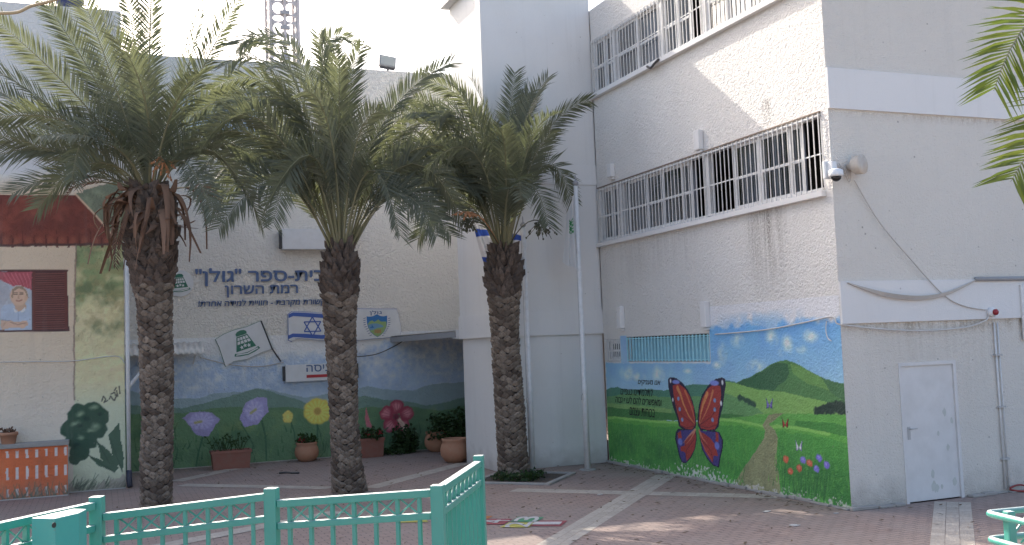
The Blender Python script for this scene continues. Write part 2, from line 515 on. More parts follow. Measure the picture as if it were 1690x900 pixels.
class MB:
    def __init__(s):
        s.v, s.f = [], []

    def add(s, verts, faces):
        b = len(s.v)
        s.v.extend([tuple(q) for q in verts])
        s.f.extend([tuple(b + i for i in f) for f in faces])
        return s

    def box(s, fr, u0, u1, v0, v1, n0, n1):
        P = [fr(a, b, c) for a in (u0, u1) for b in (v0, v1) for c in (n0, n1)]
        return s.add(P, [(0, 1, 3, 2), (4, 6, 7, 5), (0, 4, 5, 1), (2, 3, 7, 6), (0, 2, 6, 4), (1, 5, 7, 3)])

    def bar(s, a, b, w, h, up=(0, 0, 1)):
        a, b = Vector(a), Vector(b)
        t = (b - a).normalized()
        sd_ = t.cross(Vector(up))
        if sd_.length < 1e-4:
            sd_ = t.cross(Vector((1, 0, 0)))
        sd_.normalize()
        up2 = sd_.cross(t)
        P = [q + sd_ * x * w / 2 + up2 * y * h / 2 for q in (a, b) for x, y in ((-1, -1), (1, -1), (1, 1), (-1, 1))]
        return s.add(P, [(0, 1, 2, 3), (7, 6, 5, 4), (0, 4, 5, 1), (1, 5, 6, 2), (2, 6, 7, 3), (3, 7, 4, 0)])

    def tube(s, pts, r, n=8, caps=True, up0=None):
        pts = [Vector(p) for p in pts]
        R = r if isinstance(r, (list, tuple)) else [r] * len(pts)
        prev = up0
        V = []
        for i, p in enumerate(pts):
            t = (pts[min(i + 1, len(pts) - 1)] - pts[max(i - 1, 0)])
            t = t.normalized() if t.length > 1e-9 else Vector((0, 0, 1))
            if prev is None:
                prev = t.orthogonal()
            a = (prev - t * prev.dot(t))
            a = a.normalized() if a.length > 1e-6 else t.orthogonal().normalized()
            b = t.cross(a)
            prev = a
            V += [p + (a * math.cos(2 * math.pi * k / n) + b * math.sin(2 * math.pi * k / n)) * R[i] for k in range(n)]
        F = []
        for i in range(len(pts) - 1):
            for k in range(n):
                k2 = (k + 1) % n
                F.append((i * n + k, i * n + k2, (i + 1) * n + k2, (i + 1) * n + k))
        if caps:
            F.append(tuple(range(n - 1, -1, -1)))
            F.append(tuple((len(pts) - 1) * n + k for k in range(n)))
        return s.add(V, F)

    def lathe(s, c, prof, n=24, axis=(0, 0, 1), close=True):
        ax = Vector(axis).normalized()
        a = ax.orthogonal().normalized()
        b = ax.cross(a)
        V, F = [], []
        for (r, z) in prof:
            V += [Vector(c) + ax * z + (a * math.cos(2 * math.pi * k / n) + b * math.sin(2 * math.pi * k / n)) * r for k in range(n)]
        for i in range(len(prof) - 1):
            for k in range(n):
                k2 = (k + 1) % n
                F.append((i * n + k, i * n + k2, (i + 1) * n + k2, (i + 1) * n + k))
        if close:
            F.append(tuple(range(n - 1, -1, -1)))
            F.append(tuple((len(prof) - 1) * n + k for k in range(n)))
        return s.add(V, F)

    def prism(s, fr, pts, n0, n1):
        k = len(pts)
        V = [fr(a, b, n1) for a, b in pts] + [fr(a, b, n0) for a, b in pts]
        F = [tuple(range(k)), tuple(range(2 * k - 1, k - 1, -1))]
        F += [(i, k + i, k + (i + 1) % k, (i + 1) % k) for i in range(k)]
        return s.add(V, F)

    def build(s, name, mat, parent=None, smooth=False, bevel=0.0, auto=None):
        off = wloc(parent) if parent is not None else Vector((0, 0, 0))
        me = bpy.data.meshes.new(name)
        me.from_pydata([Vector(q) - off for q in s.v], [], s.f)
        bm = bmesh.new()
        bm.from_mesh(me)
        bmesh.ops.recalc_face_normals(bm, faces=bm.faces)
        if bevel:
            bmesh.ops.bevel(bm, geom=[e for e in bm.edges if e.calc_face_angle(0) > 0.6], offset=bevel, segments=2, affect='EDGES', profile=0.6)
        bm.to_mesh(me)
        bm.free()
        me.materials.append(mat)
        if smooth:
            me.polygons.foreach_set('use_smooth', [True] * len(me.polygons))
        o = bpy.data.objects.new(name, me)
        COL.objects.link(o)
        if parent is not None:
            o.parent = parent
        return o


def raw(name, verts, faces, mat, parent=None, smooth=False):
    """no normal fixing (leaf-like meshes)"""
    off = wloc(parent) if parent is not None else Vector((0, 0, 0))
    me = bpy.data.meshes.new(name)
    me.from_pydata([Vector(q) - off for q in verts], [], faces)
    me.materials.append(mat)
    if smooth:
        me.polygons.foreach_set('use_smooth', [True] * len(me.polygons))
    o = bpy.data.objects.new(name, me)
    COL.objects.link(o)
    if parent is not None:
        o.parent = parent
    return o


def wall_holes(mb, fr, u0, u1, v0, v1, holes, depth=0.2):
    us = sorted({u0, u1, *[h[0] for h in holes], *[h[1] for h in holes]})
    vs = sorted({v0, v1, *[h[2] for h in holes], *[h[3] for h in holes]})
    us = [x for x in us if u0 <= x <= u1]
    vs = [x for x in vs if v0 <= x <= v1]
    for i in range(len(us) - 1):
        for j in range(len(vs) - 1):
            cu, cv = (us[i] + us[i + 1]) / 2, (vs[j] + vs[j + 1]) / 2
            if any(h[0] < cu < h[1] and h[2] < cv < h[3] for h in holes):
                continue
            mb.add([fr(us[i], vs[j]), fr(us[i + 1], vs[j]), fr(us[i + 1], vs[j + 1]), fr(us[i], vs[j + 1])], [(0, 1, 2, 3)])
    for (a, b, c, d) in holes:
        for p, q in (((a, c), (b, c)), ((b, c), (b, d)), ((b, d), (a, d)), ((a, d), (a, c))):
            mb.add([fr(*p), fr(*q), fr(q[0], q[1], -depth), fr(p[0], p[1], -depth)], [(0, 1, 2, 3)])


def text_geo(s, offset=0.0, shear=0.0):
    c = bpy.data.curves.new('t', 'FONT')
    c.body = s
    c.offset = offset
    c.shear = shear
    c.resolution_u = 4
    o = bpy.data.objects.new('t', c)
    COL.objects.link(o)
    dg = bpy.context.evaluated_depsgraph_get()
    dg.update()
    me = bpy.data.meshes.new_from_object(o.evaluated_get(dg))
    V = [(v.co.x, v.co.y) for v in me.vertices]
    bm = bmesh.new()
    bm.from_mesh(me)
    bmesh.ops.remove_doubles(bm, verts=bm.verts, dist=1e-5)
    V = [(v.co.x, v.co.y) for v in bm.verts]
    bm.verts.index_update()
    F = [tuple(v.index for v in f.verts) for f in bm.faces]
    E_ = [tuple(v.index for v in e.verts) for e in bm.edges if len(e.link_faces) == 1]
    bm.free()
    bpy.data.meshes.remove(me)
    bpy.data.objects.remove(o)
    bpy.data.curves.remove(c)
    return V, F, E_


def heb(s):
    return s[::-1]


def lettering(mb, fr, s, u0, u1, v0, v1, n0, n1, offset=0.0, shear=0.0, rot=None):
    """letters stretched to the box u0..u1, v0..v1 of the frame, n0..n1 thick"""
    V, F, E_ = text_geo(s, 0.0, shear)
    xs, ys = [p[0] for p in V], [p[1] for p in V]
    ax, bx, ay, by = min(xs), max(xs), min(ys), max(ys)
    T = []
    for x, y in V:
        a, b = (x - ax) / (bx - ax), (y - ay) / (by - ay)
        if rot == 180:
            a, b = 1 - a, 1 - b
        elif rot == 90:
            a, b = 1 - b, a
        T.append((u0 + a * (u1 - u0), v0 + b * (v1 - v0)))
    k = len(T)
    bold = offset * (v1 - v0)
    cps = [(0, 0)] if bold == 0 else [(0, 0), (1, 0), (-1, 0), (0, 1), (0, -1), (.7, .7), (-.7, .7), (.7, -.7), (-.7, -.7)]
    for q, (du, dv) in enumerate(cps):
        nn = n1 + .0003 * q
        P = [fr(a + du * bold, b + dv * bold, nn) for a, b in T]
        FF = list(F)
        if n1 - n0 > 0.004:
            P += [fr(a + du * bold, b + dv * bold, n0) for a, b in T]
            FF += [(i, j, k + j, k + i) for i, j in E_]
        mb.add(P, FF)


# ------------------------------------------------------------------ painter for murals (paint on a wall, at its real size)
class VN:
    def __init__(s, seed):
        s.t = np.random.RandomState(seed).rand(256, 256)

    def __call__(s, x, y, oct_=4):
        out, amp, tot = 0, 1.0, 0
        for _ in range(oct_):
            xi, yi = np.floor(x).astype(int), np.floor(y).astype(int)
            fx, fy = x - xi, y - yi
            fx, fy = fx * fx * (3 - 2 * fx), fy * fy * (3 - 2 * fy)
            g = lambda a, b: s.t[a % 256, b % 256]
            v = (g(xi, yi) * (1 - fx) + g(xi + 1, yi) * fx) * (1 - fy) + (g(xi, yi + 1) * (1 - fx) + g(xi + 1, yi + 1) * fx) * fy
            out = out + v * amp
            tot += amp
            amp *= 0.5
            x, y = x * 2.03 + 11.3, y * 2.03 + 5.7
        return out / tot


class Canvas:
    def __init__(s, fr, u0, u1, v0, v1, res, topx, seed=1):
        s.fr, s.u0, s.v0, s.topx = fr, u0, v0, topx
        s.nu, s.nv = int((u1 - u0) / res) + 2, int((v1 - v0) / res) + 2
        s.uu = np.linspace(u0, u1, s.nu)
        s.vv = np.linspace(v0, v1, s.nv)
        s.U, s.V = np.meshgrid(s.uu, s.vv)
        s.C = np.ones((s.nv, s.nu, 3)) * 200.0     # as seen, sRGB
        s.vn = VN(seed)

    def P(s, pts):
        return np.array([s.topx(*p) for p in pts])

    def blend(s, mask, col):
        c = np.asarray(col, float)
        s.C = s.C * (1 - mask[..., None]) + c * mask[..., None]

    def n(s, f, o=0.0, oct_=4):
        return s.vn(s.U * f + 31 + o, s.V * f + 17 + o, oct_)

    def wob(s, amp, f):
        return s.U + (s.n(f, 3.1) - 0.5) * 2 * amp, s.V + (s.n(f, 9.7) - 0.5) * 2 * amp

    def poly(s, pts, col, a=1.0, amp=0.0, f=6.0, uv=False, var=0.06):
        q = np.array(pts) if uv else s.P(pts)
        X, Y = s.wob(amp, f) if amp else (s.U, s.V)
        ins = np.zeros(X.shape, bool)
        k = len(q)
        for i in range(k):
            x1, y1 = q[i]
            x2, y2 = q[(i + 1) % k]
            if y1 == y2:
                continue
            c = ((y1 > Y) != (y2 > Y)) & (X < (x2 - x1) * (Y - y1) / (y2 - y1) + x1)
            ins ^= c
        mk = ins * a
        cc = np.asarray(col, float) * (1 + (s.n(9, 4.4)[..., None] - 0.5) * 2 * var)
        s.C = s.C * (1 - mk[..., None]) + cc * mk[..., None]
        return ins

    def ell(s, c, ru, rv, col, a=1.0, soft=0.15, amp=0.0, f=8.0, uv=False):
        cu, cv = c if uv else s.topx(*c)
        X, Y = s.wob(amp, f) if amp else (s.U, s.V)
        d = np.sqrt(((X - cu) / ru) ** 2 + ((Y - cv) / rv) ** 2)
        s.blend(np.clip((1 - d) / soft, 0, 1) * a, col)

    def stroke(s, pts, w, col, a=1.0, w2=None, uv=False, amp=0.0):
        q = np.array(pts) if uv else s.P(pts)
        X, Y = s.wob(amp, 9) if amp else (s.U, s.V)
        best = np.full(X.shape, 9.0)
        k = len(q) - 1
        for i in range(k):
            a_, b_ = q[i], q[i + 1]
            d = b_ - a_
            l2 = max(d @ d, 1e-9)
            t = np.clip(((X - a_[0]) * d[0] + (Y - a_[1]) * d[1]) / l2, 0, 1)
            dist = np.hypot(X - a_[0] - t * d[0], Y - a_[1] - t * d[1])
            ww = w if w2 is None else w + (w2 - w) * (i + t) / k
            best = np.minimum(best, dist - ww / 2)
        s.blend(np.clip(0.5 - best / 0.012, 0, 1) * a, col)

    def build(s, name, mat, parent, nd=0.004, holes=(), keep=None, k=0.68, sat=0.89):
        gy = s.C @ np.array((.3, .59, .11))
        cc = gy[..., None] + (s.C - gy[..., None]) * sat
        cc = 8 + cc * .97
        lin = np.clip(s2l(np.clip(cc, 3, 250)) / k, 0.006, 0.80)
        off = wloc(parent)
        o_, u_, v_, n_ = [np.array(x) for x in (s.fr.o + s.fr.n * nd - off, s.fr.u, s.fr.v, s.fr.n)]
        W = o_ + s.U[..., None] * u_ + s.V[..., None] * v_
        idx = np.arange(s.nu * s.nv).reshape(s.nv, s.nu)
        Q = np.stack([idx[:-1, :-1], idx[:-1, 1:], idx[1:, 1:], idx[1:, :-1]], -1).reshape(-1, 4)
        cu = ((s.U[:-1, :-1] + s.U[1:, 1:]) / 2).ravel()
        cv = ((s.V[:-1, :-1] + s.V[1:, 1:]) / 2).ravel()
        ok = np.ones(len(Q), bool)
        for (a, b, c, d) in holes:
            ok &= ~((cu > a) & (cu < b) & (cv > c) & (cv < d))
        if keep is not None:
            ok &= keep(cu, cv)
        Q = Q[ok]
        if np.dot(np.cross(u_, v_), n_) < 0:
            Q = Q[:, ::-1]
        me = bpy.data.meshes.new(name)
        me.vertices.add(s.nu * s.nv)
        me.vertices.foreach_set('co', W.reshape(-1).astype(np.float32))
        me.loops.add(len(Q) * 4)
        me.loops.foreach_set('vertex_index', np.ascontiguousarray(Q).reshape(-1).astype(np.int32))
        me.polygons.add(len(Q))
        me.polygons.foreach_set('loop_start', np.arange(0, len(Q) * 4, 4, dtype=np.int32))
        me.update()
        me.validate()
        at = me.color_attributes.new('Col', 'FLOAT_COLOR', 'POINT')
        rgba = np.concatenate([lin.reshape(-1, 3), np.ones((s.nu * s.nv, 1))], 1)
        at.data.foreach_set('color', rgba.reshape(-1).astype(np.float32))
        me.materials.append(mat)
        o = bpy.data.objects.new(name, me)
        COL.objects.link(o)
        o.parent = parent
        return o


# ================================================================== GROUND
G = MB()
S = 300
G.add([(-S, -S, 0), (S, -S, 0), (S, S, 0), (-S, S, 0)], [(0, 1, 2, 3)])
tagit(G.build('ground', M['pavers']), kind='structure')


STRIP_Z = [0.004]


def strip(name, p, q, w, rows=3):
    """a band of beige pavers lying 4 mm over the courtyard, each paver its own face with a joint"""
    p, q = Vector((p[0], p[1], 0)), Vector((q[0], q[1], 0))
    t = (q - p).normalized()
    sd_ = Vector((-t.y, t.x, 0))
    Lh = (q - p).length
    mb = MB()
    rw = w / rows
    step = 0.21
    for r in range(rows):
        x = -(r % 2) * step / 2
        while x < Lh:
            a, b = max(x, 0) + 0.003, min(x + step, Lh) - 0.003
            if b > a:
                y0, y1 = -w / 2 + r * rw + 0.003, -w / 2 + (r + 1) * rw - 0.003
                mb.add([p + t * a + sd_ * y0, p + t * b + sd_ * y0, p + t * b + sd_ * y1, p + t * a + sd_ * y1], [(0, 1, 2, 3)])
            x += step
    mb.v = [(v[0], v[1], STRIP_Z[0]) for v in mb.v]
    STRIP_Z[0] += 0.0006
    return tagit(mb.build(name, M['strip']), kind='structure')


d1 = Vector((4.12, 4.46)).normalized()
d2 = Vector((3.01, -3.12)).normalized()
strip('paving_strip', (9.62 - d1.x * 14, 16.76 - d1.y * 14), (9.9, 17.06), 0.42)
strip('paving_strip', (9.95 - d2.x * 4.6, 13.69 - d2.y * 4.6), (9.95, 13.69), 0.40, 2)
a, b = onZ(1572, 829), onZ(1572, 900)
t_ = (b - a).normalized()
strip('paving_strip', (a.x, a.y), (a.x + t_.x * 6, a.y + t_.y * 6), 0.50)
a, b = onZ(610, 806), onZ(766, 765)
strip('paving_strip', (a.x, a.y), (b.x, b.y), 0.36, 2)
a, b = onZ(300, 801), onZ(545, 806)
strip('paving_strip', (a.x, a.y), (b.x, b.y), 0.36, 2)
a, b = onZ(290, 795), onZ(388, 774)
strip('paving_strip', (a.x, a.y), (b.x, b.y), 0.36, 2)
a, b = onZ(250, 905), onZ(560, 845)
strip('paving_strip', (a.x, a.y), (b.x, b.y), 0.36, 2)

# raised pavement the photographer stands on, with the drop to the courtyard
SWZ = 0.85
fl = Vector((FX.x, FX.y, 0)).normalized()
rl = Vector((RX.x, RX.y, 0)).normalized()
c0 = fl * 7.1
mb = MB()
q = [c0 - rl * 40, c0 + rl * 40, c0 + rl * 40 - fl * 60, c0 - rl * 40 - fl * 60]
mb.add([(p.x, p.y, SWZ) for p in q] + [(p.x, p.y, -0.1) for p in q], [(0, 1, 2, 3), (0, 4, 5, 1), (1, 5, 6, 2), (2, 6, 7, 3), (3, 7, 4, 0)])
tagit(mb.build('sidewalk', M['concrete']), kind='structure')

# ================================================================== RIGHT WING (butterfly wall + door wall)
XW, YD, YT, ROOF = 10.0, 12.03, 19.6, 9.78
FW = Fr((XW, YT, 0), (0, -1, 0), (0, 0, 1), (-1, 0, 0))       # u runs from the tower towards the corner
FD = Fr((XW, YD, 0), (1, 0, 0), (0, 0, 1), (0, -1, 0))        # u runs right from the corner
UL = YT - YD
wing = thing('school_wing', (XW, YD, 0), 'white stucco school wing with butterfly mural and barred strip windows', 'building')


def U(y):
    return YT - y


mid = (U(19.55), U(12.20), 4.66, 5.84)
top = (U(19.55), U(12.6), 7.88, 9.08)
vent = (U(19.60) + 0.10, U(18.86), 2.13, 2.60)
shut = (U(18.58), U(15.52), 2.13, 2.63)
mb = MB()
wall_holes(mb, FW, 0, UL, 0, ROOF, [mid, top, vent, shut], 0.16)
mb.build('wall', M['stucco_wing'], wing)
mb = MB()
door_hole = (11.05 - XW, 12.06 - XW, 0.0, 2.02)
wall_holes(mb, FD, 0, 14, 0, ROOF, [door_hole], 0.12)
mb.build('end_wall', M['stucco_gable'], wing)
mb = MB()
FB = Fr((XW, YD, 0), (1, 0, 0), (0, 1, 0), (0, 0, 1))
mb.box(FB, 0.01, 14, 0.01, 24, ROOF - 0.3, ROOF)
mb.add([FD(14, 0), FD(14, ROOF), Vector((24, 36, ROOF)), Vector((24, 36, 0))], [(0, 1, 2, 3)])
mb.add([Vector((24, 36, 0)), Vector((24, 36, ROOF)), Vector((10.2, 36, ROOF)), Vector((10.2, 36, 0))], [(0, 1, 2, 3)])
mb.build('roof', M['roof'], wing)
mb = MB()
for (z0, z1) in ((2.68, 3.30), (5.86, 6.47), (9.06, 9.68)):
    mb = MB()
    mb.box(FD, 0.0, 14, z0, z1, 0.0, 0.035)
    mb.build('concrete_band', M['smooth_band'], wing)
mb = MB()
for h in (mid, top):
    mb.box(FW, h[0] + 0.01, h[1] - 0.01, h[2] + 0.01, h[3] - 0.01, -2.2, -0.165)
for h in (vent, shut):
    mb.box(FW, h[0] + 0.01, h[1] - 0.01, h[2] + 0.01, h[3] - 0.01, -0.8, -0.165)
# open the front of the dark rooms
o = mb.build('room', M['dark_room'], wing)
bm = bmesh.new()
bm.from_mesh(o.data)
kill = [f for f in bm.faces if all(abs((v.co.x + XW) - (XW + 0.165)) < 0.004 for v in f.verts)]
bmesh.ops.delete(bm, geom=kill, context='FACES')
bm.to_mesh(o.data)
bm.free()


def sash(mbf, mbg, fr, u0, u1, v0, v1, n, w=0.055, mid_rail=True, glass=True):
    mbf.box(fr, u0, u0 + w, v0, v1, n - 0.03, n)
    mbf.box(fr, u1 - w, u1, v0, v1, n - 0.03, n)
    mbf.box(fr, u0 + w, u1 - w, v0, v0 + w, n - 0.03, n - 0.001)
    mbf.box(fr, u0 + w, u1 - w, v1 - w, v1, n - 0.03, n - 0.001)
    if mid_rail:
        vm = v0 + (v1 - v0) * 0.48
        mbf.box(fr, u0 + w, u1 - w, vm - 0.022, vm + 0.022, n - 0.03, n - 0.002)
    if glass:
        mbg.add([fr(u0 + w, v0 + w, n - 0.016), fr(u1 - w, v0 + w, n - 0.016), fr(u1 - w, v1 - w, n - 0.016), fr(u0 + w, v1 - w, n - 0.016)], [(0, 1, 2, 3)])


def strip_window(fr, u0, u1, v0, v1, sashes, parent, label=None, curt=(), spacing=0.128, barw=0.0125, bars=True, cmat='curtain'):
    """one window of a barred strip: frame, panes, curtain behind, bars in front, as sub-parts of the window"""
    w = thing('window', fr((u0 + u1) / 2, v0, 0) - wloc(parent), None, None)
    w.parent = parent
    if label:
        w['label'] = label
    mf, mg, mc, mbar = MB(), MB(), MB(), MB()
    fw = 0.06
    mf.box(fr, u0, u0 + fw, v0, v1, -0.13, -0.03)
    mf.box(fr, u1 - fw, u1, v0, v1, -0.13, -0.03)
    mf.box(fr, u0 + fw, u1 - fw, v0, v0 + 0.045, -0.13, -0.031)
    mf.box(fr, u0 + fw, u1 - fw, v1 - 0.045, v1, -0.13, -0.031)
    a, b = u0 + fw, u1 - fw
    for i, (f0, f1, lay) in enumerate(sashes):
        n = -0.06 - 0.034 * (lay % 2)
        sash(mf, mg, fr, a + (b - a) * f0, a + (b - a) * f1, v0 + 0.045, v1 - 0.045, n)
    for (f0, f1) in curt:
        x0, x1 = a + (b - a) * f0, a + (b - a) * f1
        k = max(6, int((x1 - x0) / 0.05))
        P = []
        for j in range(k + 1):
            x = x0 + (x1 - x0) * j / k
            nn = -0.24 + 0.02 * math.sin(j * 1.9 + f0 * 9)
            P += [fr(x, v0 + 0.02, nn), fr(x, v1 - 0.02, nn)]
        mc.add(P, [(2 * j, 2 * j + 2, 2 * j + 3, 2 * j + 1) for j in range(k)])
    mf.build('frame', M['white_metal'], w)
    if mg.v:
        raw('pane', mg.v, mg.f, M['glass'], w)
    if mc.v:
        raw('curtain', mc.v, mc.f, M[cmat], w, True)
    if bars:
        k = max(2, int(round((u1 - u0) / spacing)))
        for j in range(k + 1):
            x = u0 + 0.02 + (u1 - u0 - 0.04) * j / k
            mbar.box(fr, x - barw / 2, x + barw / 2, v0 + 0.01, v1 - 0.01, 0.03, 0.03 + barw)
        for v in (v0 + 0.04, v0 + (v1 - v0) * 0.47, v1 - 0.04):
            mbar.box(fr, u0 + 0.005, u1 - 0.005, v - 0.011, v + 0.011, 0.022, 0.029)
        for x in (u0 + 0.03, u1 - 0.03):
            for v in (v0 + 0.04, v1 - 0.04):
                mbar.box(fr, x - 0.012, x + 0.012, v - 0.01, v + 0.01, -0.03, 0.021)
        mbar.build('security_bars', M['white_bar'], w)
    return w


def yu(px, py):
    return U(onX(px, py, XW).y)


# middle strip: three windows as the photo shows them
e0, e1, e2, e3 = mid[0], yu(1023, 350), yu(1167, 320), mid[1]
strip_window(FW, e0, e1, mid[2], mid[3], [(0.02, 0.55, 0), (0.5, 0.98, 1)], wing, curt=[(0.02, 1.0)])
strip_window(FW, e1, e2, mid[2], mid[3], [(0.07, 0.32, 0), (0.30, 0.52, 1), (0.50, 0.74, 0), (0.60, 0.82, 1)], wing, curt=[(0.08, 0.20), (0.24, 0.50), (0.52, 0.80)],
             label='barred classroom window with dark open right end')
strip_window(FW, e2, e3, mid[2], mid[3], [(0.235, 0.47, 0), (0.48, 0.75, 0), (0.60, 0.83, 1)], wing, curt=[(0.24, 0.47), (0.49, 0.80)],
             label='barred classroom window with open sashes at both ends')
# upper strip
f0, f1, f2 = top[0], yu(1012, 110), yu(1090, 60)
f3 = yu(1160, 30)
strip_window(FW, f0, f1, top[2], top[3], [(0.0, 0.5, 0), (0.48, 1.0, 1)], wing, curt=[(0.5, 1.0)])
strip_window(FW, f1, f2, top[2], top[3], [(0.02, 0.5, 0), (0.48, 0.98, 1)], wing, curt=[(0.5, 0.9)])
strip_window(FW, f2, f3, top[2], top[3], [(0.02, 0.36, 0), (0.34, 0.66, 1)], wing, label='barred upper window with dark open right end')
strip_window(FW, f3, top[1], top[2], top[3], [(0.0, 0.25, 0), (0.24, 0.5, 1), (0.5, 0.75, 0), (0.74, 1.0, 1)], wing, curt=[(0.02, 0.98)])
mb = MB()
mb.box(FW, mid[0] - 0.12, mid[1] + 0.02, mid[2] - 0.085, mid[2] - 0.002, 0.002, 0.085)
mb.build('sill', M['smooth_band'], wing, bevel=0.006)
mb = MB()
mb.box(FW, top[0] - 0.05, top[1] + 0.1, top[2] - 0.085, top[2] - 0.002, 0.002, 0.10)
mb.build('sill', M['smooth_band'], wing, bevel=0.006)
mb = MB()
mb.box(FW, mid[0] - 0.02, mid[1], mid[3] + 0.002, mid[3] + 0.02, 0.003, 0.03)
mb.build('lintel_edge', paint('rusty_lintel', (0.26, 0.20, 0.16), 0.8, 0.5, 9), wing)
# small vents near the ground
strip_window(FW, vent[0], vent[1], vent[2], vent[3], [(0.1, 0.95, 0)], wing, label='small barred vent window beside the tower', spacing=0.09)
w = thing('shuttered_vent', FW((shut[0] + shut[1]) / 2, shut[2], 0) - wloc(wing), None, None)
w.parent = wing
w['label'] = 'long low vent with turquoise slats'
mb = MB()
for j in range(3):
    a_ = shut[0] + 0.02 + (shut[1] - shut[0] - 0.04) * j / 3
    b_ = shut[0] + 0.02 + (shut[1] - shut[0] - 0.04) * (j + 1) / 3 - 0.02
    k = int((b_ - a_) / 0.022)
    mb.box(FW, a_, b_, shut[2] + 0.02, shut[3] - 0.06, -0.12, -0.10)
mb.build('panel', M['shutter_teal'], w)
mb = MB()
for j in range(25):
    x = shut[0] + 0.03 + (shut[1] - shut[0] - 0.06) * j / 24
    mb.box(FW, x - 0.013, x + 0.013, shut[2] + 0.005, shut[3] - 0.01, 0.0, 0.018)
mb.box(FW, shut[0], shut[1], shut[2] + 0.02, shut[2] + 0.04, -0.012, -0.001)
mb.box(FW, shut[0], shut[1], shut[3] - 0.05, shut[3] - 0.03, -0.012, -0.001)
mb.build('security_bars', paint('turquoise_bars', alb(140, 185, 195), 0.6, 0.3, 9), w)

# knobs left on the wall where sunshades were fixed
mb = MB()
for (px, py, h) in ((1012, 282, 0.28), (1157, 232, 0.36), (1028, 524, 0.46), (1168, 519, 0.46)):
    p = onX(px, py, XW)
    u, v, _ = FW.inv(p)
    mb = MB()
    mb.box(FW, u - 0.085, u + 0.085, v - h / 2, v + h / 2, 0.001, 0.11)
    mb.box(FW, u - 0.07, u + 0.07, v - h / 2 - 0.05, v - h / 2 - 0.001, 0.001, 0.07)
    mb.build('bracket_stub', M['smooth_band'], wing, bevel=0.02)

# door
dr = thing('door', FD(door_hole[0], 0, 0) - wloc(wing), None, None)
dr.parent = wing
dr['label'] = 'white metal door with flaking patches'
mb = MB()
mb.box(FD, door_hole[0] + 0.004, door_hole[1] - 0.004, 0.015, door_hole[3] - 0.004, -0.06, -0.015)
mb.build('leaf', M['door'], dr, bevel=0.004)
mb = MB()
mb.box(FD, door_hole[0] - 0.05, door_hole[0] + 0.003, 0, door_hole[3] + 0.05, -0.08, 0.012)
mb.box(FD, door_hole[1] - 0.003, door_hole[1] + 0.05, 0, door_hole[3] + 0.05, -0.08, 0.012)
mb.box(FD, door_hole[0] + 0.003, door_hole[1] - 0.003, door_hole[3] - 0.003, door_hole[3] + 0.05, -0.08, 0.011)
mb.build('frame', M['door'], dr)
mb = MB()
hx = door_hole[0] + 0.09
mb.box(FD, hx - 0.025, hx + 0.025, 0.93, 1.12, -0.015, -0.007)
mb.tube([FD(hx, 1.09, -0.01), FD(hx, 1.09, 0.035), FD(hx + 0.12, 1.09, 0.035)], 0.009, 8)
mb.build('handle', M['grey_plastic'], dr)
mb = MB()
rr = random.Random(3)
for (px, py, s_) in ((1560, 680, .05), (1572, 695, .04), (1550, 716, .03), (1566, 738, .04), (1541, 783, .05), (1543, 803, .07), (1577, 795, .06), (1548, 806, .05), (1556, 803, .03)):
    p = onY(px, py, YD)
    u, v, _ = FD.inv(p)
    k = 11
    pts = [(u + s_ * (0.6 + 0.5 * rr.random()) * 0.8 * math.cos(2 * math.pi * i / k), v + s_ * (0.6 + 0.6 * rr.random()) * 1.3 * math.sin(2 * math.pi * i / k)) for i in range(k)]
    pts = [(min(max(x, door_hole[0] + .03), door_hole[1] - .03), y) for x, y in pts]
    pn_ = len(mb.v) * .00001
    mb.prism(FD, pts, -0.0146, -0.0138 + pn_)
mb.build('paint_patch', M['patch'], dr)

# plinth rubble line at the foot of both walls
mb = MB()
rr = random.Random(5)
x = 0.0
while x < UL:
    l = rr.uniform(0.15, 0.5)
    mb.box(FW, x, min(x + l, UL) - 0.01, 0.0, rr.uniform(0.02, 0.06), 0.005, rr.uniform(0.03, 0.10))
    x += l
mb.build('plinth', M['concrete'], wing, bevel=0.012)
mb = MB()
x = -0.05
while x < 8:
    l = rr.uniform(0.15, 0.5)
    if not (door_hole[0] - 0.1 < x < door_hole[1] or door_hole[0] - 0.1 < x + l < door_hole[1]):
        mb.box(FD, x, x + l - 0.01, 0.0, rr.uniform(0.015, 0.05), 0.005, rr.uniform(0.04, 0.14))
    elif mb.v:
        mb.build('plinth', M['concrete'], wing, bevel=0.012)
        mb = MB()
    x += l
mb.build('plinth', M['concrete'], wing, bevel=0.012)

# ---- butterfly mural
def c4(x, y):
    return 980 + x / 2.5705, 500 + y / 2.5714


def cb(x, y):
    return 1080 + x / 4.5, 600 + y / 4.5


def topxW(px, py):
    p = onX(px, py, XW - 0.004)
    return YT - p.y, p.z


cv = Canvas(FW, 0.02, UL - 0.01, 0.03, 3.1, 0.0125, topxW, 3)
Vv, Uu = cv.V, cv.U
cv.C[:] = (192, 191, 193)
edge = cv.n(5, 2.0)
skyc = np.clip((Vv - 1.3) / 1.4, 0, 1)[..., None]
skycol = (1 - skyc) * np.array((150, 182, 205)) + skyc * np.array((92, 150, 208))
skycol = skycol * (1 + (cv.n(3, 5)[..., None] - 0.5) * 0.12)
topz = np.where(Uu > U(15.5), 2.74, 2.12)
sk = np.clip((topz + (edge - 0.5) * 0.22 - Vv) / 0.10 + 0.5, 0, 1)
sk = np.where((Uu > U(15.5)), sk, np.clip((2.10 + (edge - 0.5) * 0.05 - Vv) / 0.02 + 0.5, 0, 1))
sk = np.maximum(sk, 0.75 * np.clip(1 - np.abs(Uu - U(14.1)) / 1.3, 0, 1) ** 0.6 * np.clip((2.98 - Vv) / 0.22, 0, 1) * np.clip((cv.n(6, 8) - 0.25) * 3, 0, 1) * (Uu > U(15.5)))
